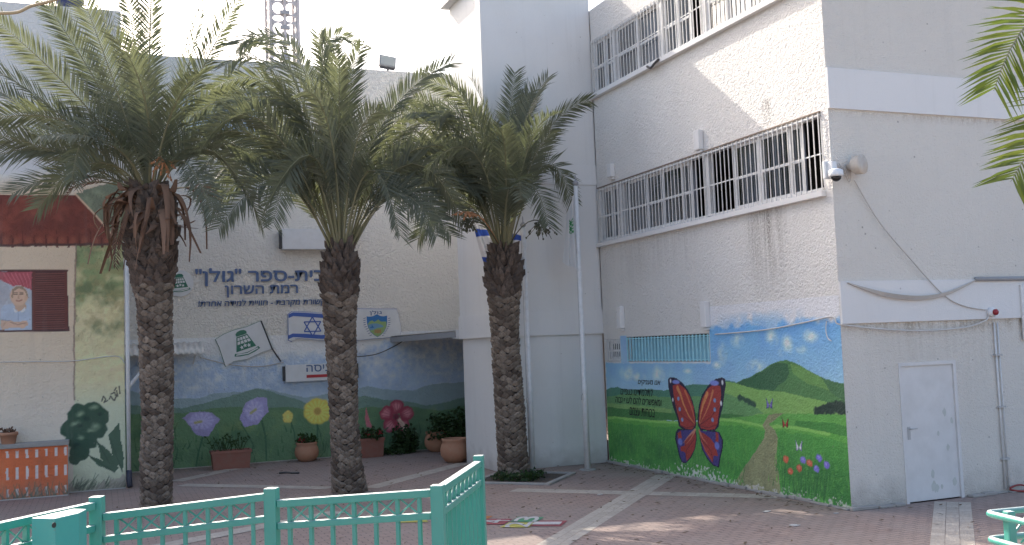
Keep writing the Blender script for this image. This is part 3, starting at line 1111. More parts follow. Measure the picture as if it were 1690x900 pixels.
cl = np.clip((Uu - 0.02) / 0.06 + (cv.n(8, 1.5) - 0.5) * 2, 0, 1)
sk = sk * cl
sk = np.where((Vv > 2.09) & (Vv < 2.66) & (Uu > U(18.85)) & (Uu < U(18.5)), 0.7, sk)
cv.C = cv.C * (1 - sk[..., None]) + skycol * sk[..., None]
# clouds
for (x, y, ru, rv) in ((545, 215, .16, .22), (520, 265, .16, .08), (610, 160, .22, .14), (755, 150, .20, .16), (820, 175, .16, .18), (800, 210, .14, .08), (920, 140, .20, .12),
                       (880, 190, .16, .10), (150, 300, .42, .16), (190, 315, .3, .10), (275, 305, .25, .20), (400, 290, .2, .05), (690, 270, .3, .12)):
    u, v = cv.topx(*c4(x, y))
    d = np.sqrt(((Uu - u) / ru) ** 2 + ((Vv - v) / rv) ** 2)
    mk = np.clip((1.15 - d) * 1.2, 0, 1) * np.clip((cv.n(4.5, x * .1, 5) - 0.30) * 2.6, 0, 1)
    cv.blend(np.clip(mk, 0, 1) * 0.8, (205, 212, 218))
P4 = lambda pts: [c4(*p) for p in pts]
PB = lambda pts: [cb(*p) for p in pts]
# mountain
mk = cv.poly(P4([(590, 345), (650, 320), (700, 292), (745, 265), (780, 248), (815, 243), (850, 252), (900, 280), (960, 315), (1020, 335), (1090, 352), (1100, 520), (590, 420)]), (70, 116, 62), amp=.02)
cv.poly(P4([(600, 342), (700, 295), (780, 250), (822, 262), (832, 300), (815, 330), (760, 372), (680, 360)]), (48, 90, 56), amp=.03)
cv.poly(P4([(960, 316), (1090, 353), (1090, 440), (1010, 380)]), (62, 104, 62), amp=.03)
cv.poly(P4([(830, 250), (900, 282), (960, 318), (1000, 370), (900, 340), (850, 300)]), (98, 140, 66), .7, amp=.04)
# left hills
cv.poly(P4([(36, 372), (70, 362), (100, 358), (150, 370), (230, 366), (300, 372), (390, 350), (430, 344), (500, 346), (555, 326), (600, 335), (640, 480), (36, 500)]), (66, 116, 92), amp=.015)
cv.poly(P4([(36, 400), (160, 385), (300, 400), (420, 395), (560, 400), (640, 430), (640, 500), (36, 500)]), (86, 132, 78), amp=.02)
# mid hill
cv.poly(P4([(540, 330), (600, 340), (700, 370), (800, 378), (900, 400), (1000, 425), (1095, 442), (1095, 530), (700, 500), (560, 480)]), (112, 156, 74), amp=.015)
cv.poly(P4([(545, 380), (640, 410), (720, 470), (560, 500)]), (80, 128, 76), .8, amp=.03)
cv.poly(P4([(38, 438), (200, 458), (330, 468), (560, 470), (640, 478), (560, 500), (36, 494)]), (58, 112, 52), amp=.015)
cv.poly(P4([(38, 425), (150, 432), (330, 450), (330, 468), (200, 458), (38, 440)]), (120, 156, 80), .7, amp=.015)
# bushes
for (x, y) in ((955, 458), (985, 450), (1010, 445), (1035, 440), (1060, 436), (1080, 445), (1000, 462), (1050, 458)):
    cv.ell(c4(x, y), .15, .08, (36, 54, 44), soft=.3, amp=.05, f=14)
for (x, y) in ((625, 405), (650, 415), (670, 428)):
    cv.ell(c4(x, y), .14, .06, (40, 70, 52), soft=.4, amp=.04, f=12)
# fields
cv.poly(P4([(555, 492), (640, 482), (730, 472), (870, 470), (1000, 474), (1100, 480), (1100, 590), (900, 560), (700, 540)]), (84, 150, 60), amp=.012)
cv.poly(P4([(860, 500), (1000, 508), (1100, 530), (1100, 572), (960, 545), (850, 520)]), (54, 118, 48), .8, amp=.02)
fld = [(30, 484), (90, 482), (160, 490), (260, 498), (350, 503), (450, 505), (540, 490), (600, 494), (680, 510), (730, 524), (800, 520), (900, 535), (1000, 552), (1120, 575), (1140, 960), (20, 960)]
cv.poly(P4(fld), (82, 152, 56), amp=.012)
cv.stroke(P4([(x, y + 5) for x, y in fld[:13]]), .05, (136, 186, 84), .7, amp=.02)
m2 = cv.poly(P4([(x, y + 26) for x, y in fld]), (62, 134, 52), .8, amp=.05)
dk = np.clip((cv.n(2.2, 7) - .35) * 2.2, 0, 1) * np.clip((0.95 - Vv) / 0.5, 0, 1)
cv.blend(dk * 0.75, (38, 96, 42))
gr = cv.vn(cv.U * 34, cv.V * 12, 2)
mgr = np.clip((gr - .52) * 4, 0, 1) * np.clip((1.1 - Vv) / .3, 0, 1)
cv.blend(mgr * .35, (98, 164, 62))
# path
cv.poly(P4([(742, 476), (770, 470), (805, 470), (775, 490), (742, 515), (770, 540), (782, 575), (775, 640), (782, 720), (796, 815), (700, 800), (594, 770), (615, 735), (645, 690), (690, 625), (722, 575), (726, 545), (716, 518)]), (128, 128, 88), amp=.02, var=.12)
cv.blend(np.clip((cv.n(14, 3) - .55) * 4, 0, 1) * cv.poly(P4([(742, 476), (805, 470), (742, 515), (782, 575), (775, 640), (796, 815), (594, 770), (690, 625), (726, 545)]), (128, 128, 88), 0.0) * .5, (98, 104, 70))
# tufts along path
rr = random.Random(12)
for i in range(90):
    x, y = rr.choice([(rr.uniform(585, 640), rr.uniform(690, 770)), (rr.uniform(770, 810), rr.uniform(600, 815)), (rr.uniform(60, 1080), rr.uniform(640, 850))])
    g_ = rr.choice([(50, 115, 45), (100, 165, 60), (40, 95, 42)])
    cv.stroke(P4([(x, y + 14), (x + rr.uniform(-6, 6), y - rr.uniform(2, 14))]), .02, g_, .8, .004)
# big butterfly
dark, red, blu, org = (34, 28, 50), (150, 48, 42), (62, 52, 112), (196, 122, 66)
cv.poly(PB([(100, 120), (112, 106), (135, 102), (165, 112), (210, 145), (250, 200), (285, 280), (303, 360), (312, 450), (305, 482), (260, 502), (215, 494), (182, 468), (168, 400), (140, 330), (118, 240), (103, 170)]), dark)
cv.poly(PB([(135, 165), (180, 150), (225, 185), (262, 240), (290, 320), (300, 400), (305, 455), (280, 490), (230, 485), (195, 460), (182, 410), (162, 330), (145, 250)]), red)
cv.poly(PB([(178, 482), (215, 492), (270, 502), (308, 487), (315, 560), (302, 640), (272, 702), (235, 742), (205, 740), (183, 690), (168, 620), (153, 560), (158, 510)]), dark)
cv.poly(PB([(180, 500), (300, 492), (308, 560), (296, 640), (266, 695), (235, 735), (208, 730), (190, 685), (176, 620), (164, 560)]), blu)
cv.poly(PB([(225, 575), (302, 492), (309, 560), (297, 640), (268, 692), (240, 725), (228, 660), (195, 650), (195, 620), (225, 610)]), red)
cv.poly(PB([(172, 520), (196, 500), (205, 555), (180, 570)]), red)
cv.poly(PB([(525, 115), (500, 104), (455, 116), (400, 163), (355, 230), (330, 310), (321, 400), (324, 462), (340, 492), (400, 503), (452, 498), (478, 470), (485, 410), (507, 330), (518, 240), (531, 160)]), dark)
cv.poly(PB([(490, 170), (440, 155), (395, 190), (355, 260), (335, 350), (330, 440), (345, 480), (400, 495), (450, 487), (468, 455), (474, 400), (490, 300), (496, 220)]), red)
cv.poly(PB([(327, 490), (338, 560), (353, 640), (393, 712), (438, 762), (480, 774), (492, 700), (510, 620), (510, 570), (482, 508), (440, 500), (380, 502)]), dark)
cv.poly(PB([(332, 500), (344, 560), (360, 640), (398, 706), (440, 752), (472, 764), (482, 700), (500, 620), (500, 570), (476, 515), (400, 505)]), blu)
cv.poly(PB([(332, 505), (345, 570), (375, 650), (425, 728), (432, 735), (440, 685), (472, 690), (455, 610), (420, 560), (370, 520)]), red)
cv.poly(PB([(455, 510), (476, 520), (476, 590), (455, 580)]), red)
for st, w_, c_ in (([(172, 182), (192, 225), (215, 300), (255, 390), (302, 455)], .09, org), ([(228, 205), (262, 290), (285, 360), (304, 440)], .06, (190, 100, 60)),
                   ([(392, 225), (362, 300), (345, 370), (334, 445)], .09, org), ([(434, 205), (412, 290), (380, 370), (338, 450)], .06, (190, 110, 66)),
                   ([(302, 492), (250, 545), (215, 590)], .05, (186, 120, 96)), ([(305, 496), (270, 560), (235, 600)], .04, (186, 110, 80)),
                   ([(334, 500), (360, 560), (395, 600)], .05, (186, 110, 80)), ([(334, 505), (350, 580), (385, 650), (430, 720)], .03, (180, 100, 76))):
    cv.stroke(PB(st), w_, c_, .85, w_ * .15)
for st in ([(180, 460), (240, 480), (305, 462)], [(330, 462), (400, 478), (470, 455)], [(160, 300), (200, 380), (305, 458)], [(488, 300), (420, 400), (328, 462)], [(296, 560), (240, 640), (225, 735)], [(345, 560), (420, 650), (440, 740)]):
    cv.stroke(PB(st), .014, (80, 26, 36), .8)
cv.ell(cb(160, 138), .16, .045, (110, 122, 190), soft=.3)
cv.ell(cb(445, 146), .17, .055, (112, 124, 196), soft=.3)
for (x, y, r_) in ((120, 130, .05), (137, 270, .045), (505, 142, .055), (495, 296, .055)):
    cv.ell(cb(x, y), r_ * .7, r_, (205, 205, 215), soft=.4)
for (x, y) in ((178, 262), (188, 340), (207, 418), (448, 275), (448, 343), (432, 420)):
    cv.ell(cb(x, y), .05, .045, (110, 128, 170), soft=.3)
for (x, y) in ((192, 582), (465, 612)):
    cv.ell(cb(x, y), .09, .08, (96, 104, 176), soft=.3)
cv.stroke(PB([(318, 440), (322, 520), (318, 600)]), .03, (60, 120, 60), .8)
# small butterflies
for (x, y, c_, e_) in ((745, 424, (112, 96, 170), (60, 60, 110)), (812, 506, (160, 50, 40), (50, 20, 25)), (870, 603, (205, 200, 220), (110, 100, 150))):
    for sgn in (-1, 1):
        cv.poly(P4([(x, y + 12), (x + sgn * 15, y - 22), (x + sgn * 13, y), (x + sgn * 12, y + 26), (x + sgn * 4, y + 22)]), e_)
        cv.poly(P4([(x + sgn * 1.5, y + 10), (x + sgn * 12, y - 16), (x + sgn * 10, y), (x + sgn * 9, y + 21), (x + sgn * 4, y + 18)]), c_)
# flowers
for i in range(60):
    x = rr.uniform(800, 1000)
    y = rr.uniform(790, 840)
    cv.stroke(P4([(x, y), (x + rr.uniform(-10, 10), y - rr.uniform(30, 90))]), .022, rr.choice([(34, 84, 40), (70, 130, 56), (40, 98, 44)]), .9, .004)
for (x, y, c_) in ((815, 665, (196, 84, 54)), (833, 715, (196, 88, 58)), (872, 702, (190, 80, 54)), (915, 680, (196, 90, 60)), (888, 668, (116, 104, 190)), (955, 658, (112, 102, 190)), (945, 705, (112, 104, 186)), (988, 688, (112, 100, 186))):
    cv.stroke(P4([(x, y + 10), (x + rr.uniform(-8, 8), y + 70), (x + rr.uniform(-14, 6), 820)]), .016, (40, 96, 44))
    cv.ell(c4(x, y), .085, .065, c_, soft=.35, amp=.02, f=20)
    cv.ell(c4(x - 2, y - 4), .035, .03, tuple(min(255, v + 28) for v in c_), soft=.5, amp=.02, f=20)
# flaked patch under the butterfly, and along the bottom edge
uc, vc_ = cv.topx(1160, 783)
d = np.sqrt(((Uu - uc) / .95) ** 2 + ((Vv - (.10 + .05 * (uc - Uu))) / .15) ** 2)
fl_ = np.clip((cv.n(24, 5) - .60 + (1 - d) * .16) * 12, 0, 1) * (d < 1.15)
cv.blend(fl_ * .9, (192, 190, 186))
e_ = np.clip((cv.n(22, 6) - .60 + (0.10 - Vv) * 2.4) * 12, 0, 1) * (Vv < .24)
cv.blend(e_ * .85, (178, 172, 165))
cv.build('mural', M['mural'], wing, .004, holes=[vent, shut], keep=lambda u, v: (v < 2.13) | (u > U(15.5) + .0) | ((v < 2.66) & (u > vent[1]) & (u < shut[0])))
mb = MB()
for s_, x0, x1, y0, y1 in (('אנו מעניקים', 570, 900, 255, 330), ('לתלמידינו כנפיים', 310, 790, 375, 460), ('ומאפשרים להם לעוף גבוה', 235, 918, 520, 610), ('בכוחות עצמם', 445, 812, 680, 765)):
    a_ = topxW(990 + x0 / 9, 600 + y1 / 9)
    b_ = topxW(990 + x1 / 9, 600 + y0 / 9)
    sub = MB()
    lettering(sub, FW, heb(s_), a_[0], b_[0], a_[1], b_[1], 0.007, 0.0075, 0.006, 0.25)
    sub.build('painted_lettering', M['brush_black'], wing)

# ================================================================== STAIR TOWER
XT = 7.42
tower = thing('stair_tower', (XT, YT, 0), 'smooth white stair tower standing behind the right palm and flagpoles', 'building')
TT = 10.70
FT = Fr((XT, YT, 0), (1, 0, 0), (0, 0, 1), (0, -1, 0))
YB2 = 21.58
mb = MB()
FTB = Fr((XT, YT, 0), (1, 0, 0), (0, 1, 0), (0, 0, 1))
mb.box(FTB, 0.07, 2.578, 0.06, YB2 - YT - .03, 0, 2.76)
mb.box(FTB, 0.03, 2.578, 0.03, YB2 - YT, 3.20, TT)
mb.box(FTB, 2.0, 5.5, YB2 - YT + .002, 6.5, 3.20, 9.6)
mb.build('wall', M['smooth'], tower)
mb = MB()
mb.box(FTB, 0.0, 2.58, 0.0, YB2 - YT + .02, 2.73, 3.23)
mb.build('concrete_band', M['smooth_band'], tower)
mb = MB()
mb.box(FTB, 0.012, 2.585, 0.012, YB2 - YT + .01, 5.93, 6.36)
mb.build('concrete_band', M['smooth_band'], tower)
mb = MB()
mb.box(FTB, -0.16, 1.0, 1.0, 2.1, 10.24, 10.46)
mb.build('coping', M['smooth_band'], tower)

# ================================================================== BACK BUILDING (entrance)
YB = 25.0
back = thing('entrance_building', (0.5, YB, 0), 'cream stucco entrance building with blue lettering and meadow mural', 'building')
FK = Fr((0, YB, 0), (1, 0, 0), (0, 0, 1), (0, -1, 0))
bwin = (1.72, 3.78, 7.80, 8.86)
mb = MB()
wall_holes(mb, FK, 0.3, 12.0, 0, 9.68, [bwin], 0.15)
mb.build('wall', M['stucco_back'], back)
mb = MB()
FKB = Fr((0, YB, 0), (1, 0, 0), (0, 1, 0), (0, 0, 1))
mb.box(FKB, 0.3, 12, 0.24, 9.0, 9.2, 9.4)
mb.box(FKB, 0.3, 12, 0.02, 0.24, 9.3, 9.679)
mb.build('roof', M['roof'], back)
mb = MB()
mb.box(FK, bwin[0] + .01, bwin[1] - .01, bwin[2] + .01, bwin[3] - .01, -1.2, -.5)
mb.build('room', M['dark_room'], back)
strip_window(FK, bwin[0], bwin[1], bwin[2], bwin[3], [(0.0, 0.5, 0), (0.49, 1.0, 1)], back, curt=[(0.05, 0.95)], cmat='curtain_blue')


def topxK(px, py):
    p = onY(px, py, YB - .004)
    return p.x, p.z


cv = Canvas(FK, 0.48, 10.0, 0.02, 3.0, 0.0165, topxK, 8)
Uu, Vv = cv.U, cv.V
cv.C[:] = (198, 194, 186)
g_ = np.clip((Vv - 1.3) / 1.3, 0, 1)[..., None]
skyc = (1 - g_) * np.array((150, 166, 184)) + g_ * np.array((122, 148, 182))
skyc = skyc * (1 + (cv.n(1.6, 5)[..., None] - .5) * .2)
tz = 2.55 + .25 * (cv.n(1.0, 2) - .5) + np.clip(Uu - 5.6, 0, 1) * .25
mk = np.clip((tz - Vv) / .34 + .5, 0, 1) * np.clip(.66 + np.clip((2.3 - Vv) * .6, 0, .34) + (cv.n(11, 3) - .5) * 1.0, 0, 1)
cv.C = cv.C * (1 - mk[..., None]) + skyc * mk[..., None]
for (px, py, ru, rv) in ((350, 625, .5, .16), (320, 640, .35, .1), (370, 600, .4, .12), (620, 600, .5, .14), (640, 620, .5, .16), (460, 580, .4, .1)):
    u, v = cv.topx(px, py)
    d = np.sqrt(((Uu - u) / ru) ** 2 + ((Vv - v) / rv) ** 2)
    cv.blend(np.clip((1.1 - d), 0, 1) * np.clip((cv.n(5, px * .1) - .3) * 3, 0, 1) * .75, (186, 188, 190))
cv.poly([(205, 640), (260, 660), (330, 655), (400, 645), (440, 640), (500, 655), (545, 650), (600, 640), (680, 645), (720, 632), (780, 628), (1000, 600), (1000, 760), (205, 760)], (116, 138, 142), .8, amp=.08, f=2)
cv.poly([(205, 668), (300, 672), (360, 660), (420, 640), (450, 645), (520, 668), (600, 655), (700, 668), (800, 650), (1000, 640), (1000, 800), (205, 800)], (86, 116, 98), .85, amp=.08, f=2)
cv.poly([(205, 682), (300, 680), (380, 672), (480, 672), (560, 680), (650, 670), (720, 676), (1000, 650), (1000, 860), (205, 860)], (76, 112, 70), .9, amp=.08, f=2)
cv.blend(np.clip((cv.n(2.3, 1) - .42) * 3, 0, 1) * np.clip((1.15 - Vv) / .3, 0, 1) * .6, (48, 84, 52))
cv.blend(np.clip((cv.n(3.3, 4) - .5) * 3, 0, 1) * np.clip((1.25 - Vv) / .3, 0, 1) * np.clip((Vv - .5) / .3, 0, 1) * .55, (122, 136, 70))
cv.blend(np.clip((cv.n(4, 6) - .52) * 5, 0, 1) * np.clip((.7 - Vv) / .3, 0, 1) * np.clip(1 - abs(Uu - 6.9) / .8, 0, 1), (150, 146, 128))
rr = random.Random(4)
for i in range(150):
    x, y = rr.uniform(215, 720), rr.uniform(710, 775)
    cv.stroke([(x, y), (x + rr.uniform(-8, 8), y - rr.uniform(6, 24))], .03, rr.choice([(40, 78, 44), (84, 124, 66), (34, 66, 44)]), .7, .006)


def stem(pts, w=.04):
    cv.stroke(pts, w, (44, 82, 54), .95, w * .7)


def flower(px, py, ru, rv, col, lt, n=5, ang=0.0, squash=1.0):
    u, v = cv.topx(px, py)
    for k in range(n):
        a_ = ang + 2 * math.pi * k / n
        cv.ell((u + ru * .55 * math.cos(a_), v + rv * .55 * math.sin(a_)), ru * .55, rv * .55, col, soft=.25, amp=.03, f=9, uv=True)
    for k in range(n * 2):
        a_ = ang + math.pi * k / n
        cv.stroke([(u, v), (u + ru * .8 * math.cos(a_), v + rv * .8 * math.sin(a_))], .02, lt, .55, .05, uv=True)


stem([(336, 716), (328, 745), (322, 778)])
cv.poly([(300, 690), (325, 720), (345, 720), (364, 692), (350, 682), (315, 680)], (132, 122, 168), amp=.04)
flower(333, 695, .31, .21, (146, 136, 182), (172, 164, 200), 6)
cv.stroke([(322, 698), (332, 696)], .06, (150, 140, 96))
stem([(432, 695), (438, 720), (440, 760)])
stem([(398, 700), (412, 722), (420, 740)], .025)
cv.poly([(396, 692), (405, 665), (425, 655), (442, 658), (442, 680), (425, 700), (405, 704)], (138, 128, 176), amp=.04)
flower(420, 678, .24, .26, (148, 140, 186), (176, 168, 204), 5, .6)
cv.stroke([(414, 682), (422, 676)], .06, (150, 146, 96))
stem([(480, 696), (486, 715), (487, 728)], .03)
flower(475, 688, .13, .15, (196, 160, 62), (220, 190, 90), 5, .3)
stem([(524, 695), (524, 730)], .045)
flower(524, 679, .34, .31, (206, 172, 56), (226, 196, 90), 8, .2)
cv.ell((524, 679), .11, .11, (166, 130, 50), soft=.4)
cv.poly([(602, 692), (604, 672), (612, 700), (616, 706), (606, 706)], (184, 92, 100), amp=.02)
hu, hv = cv.topx(655, 688)
for k in range(5):
    a_ = .25 + 2 * math.pi * k / 5
    cv.ell((hu + .27 * math.cos(a_), hv + .25 * math.sin(a_)), .20, .19, (150, 44, 62), soft=.15, amp=.04, f=9, uv=True)
    cv.ell((hu + .29 * math.cos(a_), hv + .27 * math.sin(a_)), .15, .14, (190, 104, 112), soft=.5, amp=.05, f=9, uv=True)
    for q in (-.25, 0, .25):
        cv.stroke([(hu + .05 * math.cos(a_), hv + .05 * math.sin(a_)), (hu + .40 * math.cos(a_ + q), hv + .37 * math.sin(a_ + q))], .02, (136, 44, 60), .7, .01, uv=True)
cv.poly([(654, 690), (660, 690), (676, 708), (668, 714)], (206, 150, 130), amp=.02)
cv.ell((654, 688), .10, .10, (110, 30, 48), soft=.5)
stem([(640, 706), (630, 716)], .03)
cv.build('mural', M['mural_back'], back, .004, sat=.80, k=.62)

# raised blue lettering
sg = thing('wall_lettering', (2.1, YB, 3.6), 'raised blue Hebrew school name lettering in three lines on cream wall', 'sign')
for s_, x0, x1, y0, y1, of, sh in (('בית-ספר "גולן"', 323, 535, 443, 471, .020, 0), ('רמת השרון', 372, 491, 471, 490, .020, 0), ('תקשורת מקרבת - חוויית למידה אחרת!', 327, 545, 494, 507, .012, .12)):
    a_, b_ = topxK(x0, y1), topxK(x1, y0)
    a2, b2 = topxK(x1, y1), topxK(x0, y0)
    mb = MB()
    lettering(mb, FK, heb(s_), a_[0], b_[0], (a_[1] + a2[1]) / 2, (b_[1] + b2[1]) / 2, .001, .035, of, sh)
    mb.build('text_line', M['sign_blue'], sg)


# green bell emblem
def emblem(mbg, mbw, fr, cu, cv_, s, rot, n0, n1):
    def T(p):
        x, y = p
        c_, s_ = math.cos(rot), math.sin(rot)
        return cu + s * (1.12 * x * c_ - y * s_), cv_ + s * (1.12 * x * s_ + y * c_)
    # cap
    mbg.prism(fr, [T(p) for p in ((-.34, .62), (.34, .62), (.36, .80), (.24, .93), (0, .98), (-.24, .93), (-.36, .80))], n0, n1)
    # body frame with white grid
    mbg.prism(fr, [T(p) for p in ((-.36, .58), (.36, .58), (.66, -.45), (-.66, -.45))], n0, n1)
    for j in range(2):
        for i in range(4):
            y0, y1 = .50 - j * .27, .50 - (j + 1) * .27 + .06
            def xw(y, f):
                w_ = (.36 + (.58 - y) * .29) - .05
                return -w_ + 2 * w_ * f
            f0, f1 = (i + .10) / 4, (i + .90) / 4
            mbw.prism(fr, [T((xw(y0, f0), y0)), T((xw(y0, f1), y0)), T((xw(y1, f1), y1)), T((xw(y1, f0), y1))], n1, n1 + .003)
    # leaf
    for dx in (-.24, 0, .24):
        st = []
        for k in range(10):
            r_ = .17 if k % 2 == 0 else .08
            a_ = math.pi / 2 + k * math.pi / 5
            st.append(T((dx + r_ * math.cos(a_) * .8, -.22 + (.05 if dx == 0 else -.02) + r_ * math.sin(a_))))
        mbw.prism(fr, st, n1, n1 + .003)
    # ribbon
    up = [(-.78, -.52), (-.5, -.62), (0, -.68), (.5, -.62), (.78, -.52)]
    dn = [(.86, -.70), (.52, -.82), (0, -.90), (-.52, -.82), (-.86, -.70)]
    mbg.prism(fr, [T(p) for p in up + dn], n0, n1)
    mbw.prism(fr, [T((x * .92, y - .05)) for x, y in up] and [T(p) for p in ((-.70, -.60), (0, -.74), (.70, -.60), (.76, -.68), (0, -.83), (-.76, -.68))], n1, n1 + .003)


u, v = topxK(297, 468)
dk = thing('round_emblem', (u, YB, v), 'round white disc with green bell emblem half hidden behind left palm trunk', 'sign')
mb = MB()
mb.prism(FK, [(u + .30 * math.cos(2 * math.pi * k / 40), v + .31 * math.sin(2 * math.pi * k / 40)) for k in range(40)], .001, .03)
mb.build('disc', M['sign_white'], dk)
mg, mw = MB(), MB()
emblem(mg, mw, FK, u, v, .23, .1, .0301, .036)
mg.build('emblem', M['sign_green'], dk)
mw.build('emblem_inlay', M['sign_white'], dk)


def board(name, label, pix, edge_mat, parts, group=None, edge_side=None):
    q_ = [topxK(*p) for p in pix]
    cu = sum(p[0] for p in q_) / len(q_)
    cvv = sum(p[1] for p in q_) / len(q_)
    t = thing(name, (cu, YB, cvv), label, 'sign', group)
    mb = MB()
    mb.prism(FK, q_, .03, .06)
    mb.build('board', M['sign_white'], t)
    mb = MB()
    mb.prism(FK, [(cu + (a - cu) * 1.02, cvv + (b - cvv) * 1.025) for a, b in q_], .001, .0295)
    mb.build('edge', edge_mat, t)
    return t, cu, cvv


# scouts flag board
fr_px = lambda x, y: (340 + x / 9, 520 + y / 9)
t, cu, cvv = board('flag_board', 'tilted white flag board with green bell emblem', [fr_px(*p) for p in ((140, 365), (260, 290), (420, 225), (600, 180), (810, 90), (890, 270), (980, 505), (850, 545), (700, 610), (600, 660), (480, 675), (400, 690), (290, 765), (240, 620), (200, 490))], M['sign_green'], None, 'flag boards on the entrance wall')
mg, mw = MB(), MB()
e_ = topxK(*fr_px(565, 420))
emblem(mg, mw, FK, e_[0], e_[1], .325, .30, .0601, .066)
mg.build('emblem', M['sign_green'], t)
mw.build('emblem_inlay', M['sign_white'], t)
p0, p1, p2 = topxK(*fr_px(812, 90)), topxK(*fr_px(975, 500)), topxK(463, 597)
mb = MB()
mb.tube([FK(*p0, .06), FK(*p1, .06), FK(*p2, .06)], .018, 6)
mb.build('pole', M['cable_dark'], t)

# national flag board
ip = lambda x, y: (300 + x / 3, 380 + y / 3)
t, cu, cvv = board('flag_board', 'white flag board with blue stripes and six pointed star behind the middle palm', [ip(*p) for p in ((525, 418), (545, 404), (600, 405), (690, 412), (735, 405), (735, 545), (680, 545), (610, 538), (560, 536), (545, 552), (528, 545))], M['flag_blue'], None, 'flag boards on the entrance wall')
mb = MB()
for y0 in (408, 512):
    mb.prism(FK, [topxK(*ip(*p)) for p in ((526, y0 + 10), (548, y0), (610, y0 + 2), (690, y0 + 8), (735, y0 + 4), (735, y0 + 24), (690, y0 + 27), (610, y0 + 22), (550, y0 + 18), (527, y0 + 28))], .0601, .064)
su, sv = topxK(*ip(645, 478))
for k in (0, 1):
    R_ = .235
    tri = [(su + R_ * math.sin(math.pi * k + 2 * math.pi * i / 3), sv + R_ * math.cos(math.pi * k + 2 * math.pi * i / 3)) for i in range(3)]
    for i in range(3):
        a_, b_ = Vector((*tri[i], 0)), Vector((*tri[(i + 1) % 3], 0))
        mb.bar(FK(a_.x, a_.y, .063 + k * .003), FK(b_.x, b_.y, .063 + k * .003), .028, .004, (0, -1, 0))
mb.build('emblem', M['flag_blue'], t)

# town shield board
sp_ = lambda x, y: (590 + x / 12.856, 500 + y / 12.857)
t, cu, cvv = board('flag_board', 'white flag board with landscape shield right of the middle palm', [sp_(*p) for p in ((-260, 300), (-200, 150), (0, 130), (430, 135), (820, 135), (850, 260), (900, 470), (915, 600), (890, 690), (780, 725), (560, 745), (300, 760), (0, 795), (-260, 800))], M['flag_blue'], None, 'flag boards on the entrance wall')


def shp(mat, pts, n0, n1, name):
    mb = MB()
    mb.prism(FK, [topxK(*sp_(*p)) for p in pts], n0, n1)
    return mb.build(name, mat, t)


shield = [(180, 290), (250, 298), (320, 285), (400, 245), (470, 280), (540, 290), (615, 272), (618, 420), (600, 520), (550, 620), (480, 690), (410, 728), (340, 690), (260, 620), (210, 520), (188, 420)]
shp(M['shield_blue'], shield, .0601, .064, 'shield')
shp(M['shield_green'], [(205, 450), (250, 395), (300, 375), (345, 410), (430, 355), (480, 400), (600, 400), (598, 510), (545, 615), (480, 682), (410, 720), (340, 682), (262, 612), (230, 560)], .0641, .067, 'shield_hills')
shp(M['shield_sea'], [(215, 470), (300, 440), (400, 440), (500, 470), (540, 500), (520, 520), (420, 530), (350, 560), (270, 590), (232, 540)], .0671, .069, 'shield_sea')
shp(M['shield_blue'], [(245, 515), (285, 515), (290, 460), (325, 515), (345, 512), (325, 535), (265, 535)], .0691, .071, 'shield_boat')
shp(M['shield_tan'], [(345, 575), (400, 570), (490, 568), (490, 635), (470, 655), (455, 635), (420, 655), (380, 635), (350, 655)], .0671, .070, 'shield_emblem')
mb = MB()
a_, b_ = topxK(*sp_(250, 270)), topxK(*sp_(500, 165))
lettering(mb, FK, heb('גולן'), a_[0], b_[0], a_[1], b_[1], .0601, .064, .02)
# lettering round the shield: small dashes of writing
for i in range(9):
    for sx_ in (-1, 1):
        yy = 330 + i * 45
        w_ = 240 - (max(0, yy - 450) ** 1.25) * .14
        q_ = topxK(*sp_(400 + sx_ * (w_ + 22), yy))
        mb.bar(FK(q_[0] - .03, q_[1] - .008, .0615), FK(q_[0] + .03, q_[1] + .008, .0615), .014, .002, (0, -1, 0))
mb.build('text', M['sign_blue'], t)

# entrance light box
def lightbox(name, label, px0, py0, px1, py1, depth):
    a_, b_ = topxK(px0, py1), topxK(px1, py0)
    t = thing(name, (a_[0], YB, a_[1]), label, 'sign')
    mb = MB()
    mb.box(FK, a_[0], b_[0], a_[1], b_[1], .05, depth)
    mb.build('box', M['sign_white'], t, bevel=.008)
    mb = MB()
    mb.box(FK, a_[0] - .05, a_[0] - .003, a_[1] + .03, b_[1] - .03, .0, depth * .8)
    mb.build('end_cap', M['cable_dark'], t)
    mb = MB()
    mb.box(FK, b_[0] + .003, b_[0] + .05, a_[1] + .03, b_[1] - .03, .0, depth * .8)
    mb.build('end_cap', M['cable_dark'], t)
    return t, a_, b_


t, a_, b_ = lightbox('entrance_sign', 'white light box with blue entrance word and red arrow', 470, 598, 586, 631, .16)
mb = MB()
w0, w1 = topxK(504, 614), topxK(552, 601)
lettering(mb, FK, heb('כניסה'), w0[0], w1[0], w0[1], w1[1], .1605, .166, .02)
mb.build('text', M['sign_blue'], t)
mb = MB()
r0, r1 = topxK(504, 624), topxK(566, 616)
zc = (r0[1] + r1[1]) / 2
mb.prism(FK, [(r0[0], zc - .035), (r1[0] - .2, zc - .035), (r1[0] - .2, zc - .085), (r1[0], zc), (r1[0] - .2, zc + .085), (r1[0] - .2, zc + .035), (r0[0], zc + .035)], .1605, .165)
mb.build('arrow', M['sign_red'], t)
t, a_, b_ = lightbox('light_box', 'blank white light box above the school name behind palm fronds', 464, 380, 580, 413, .22)

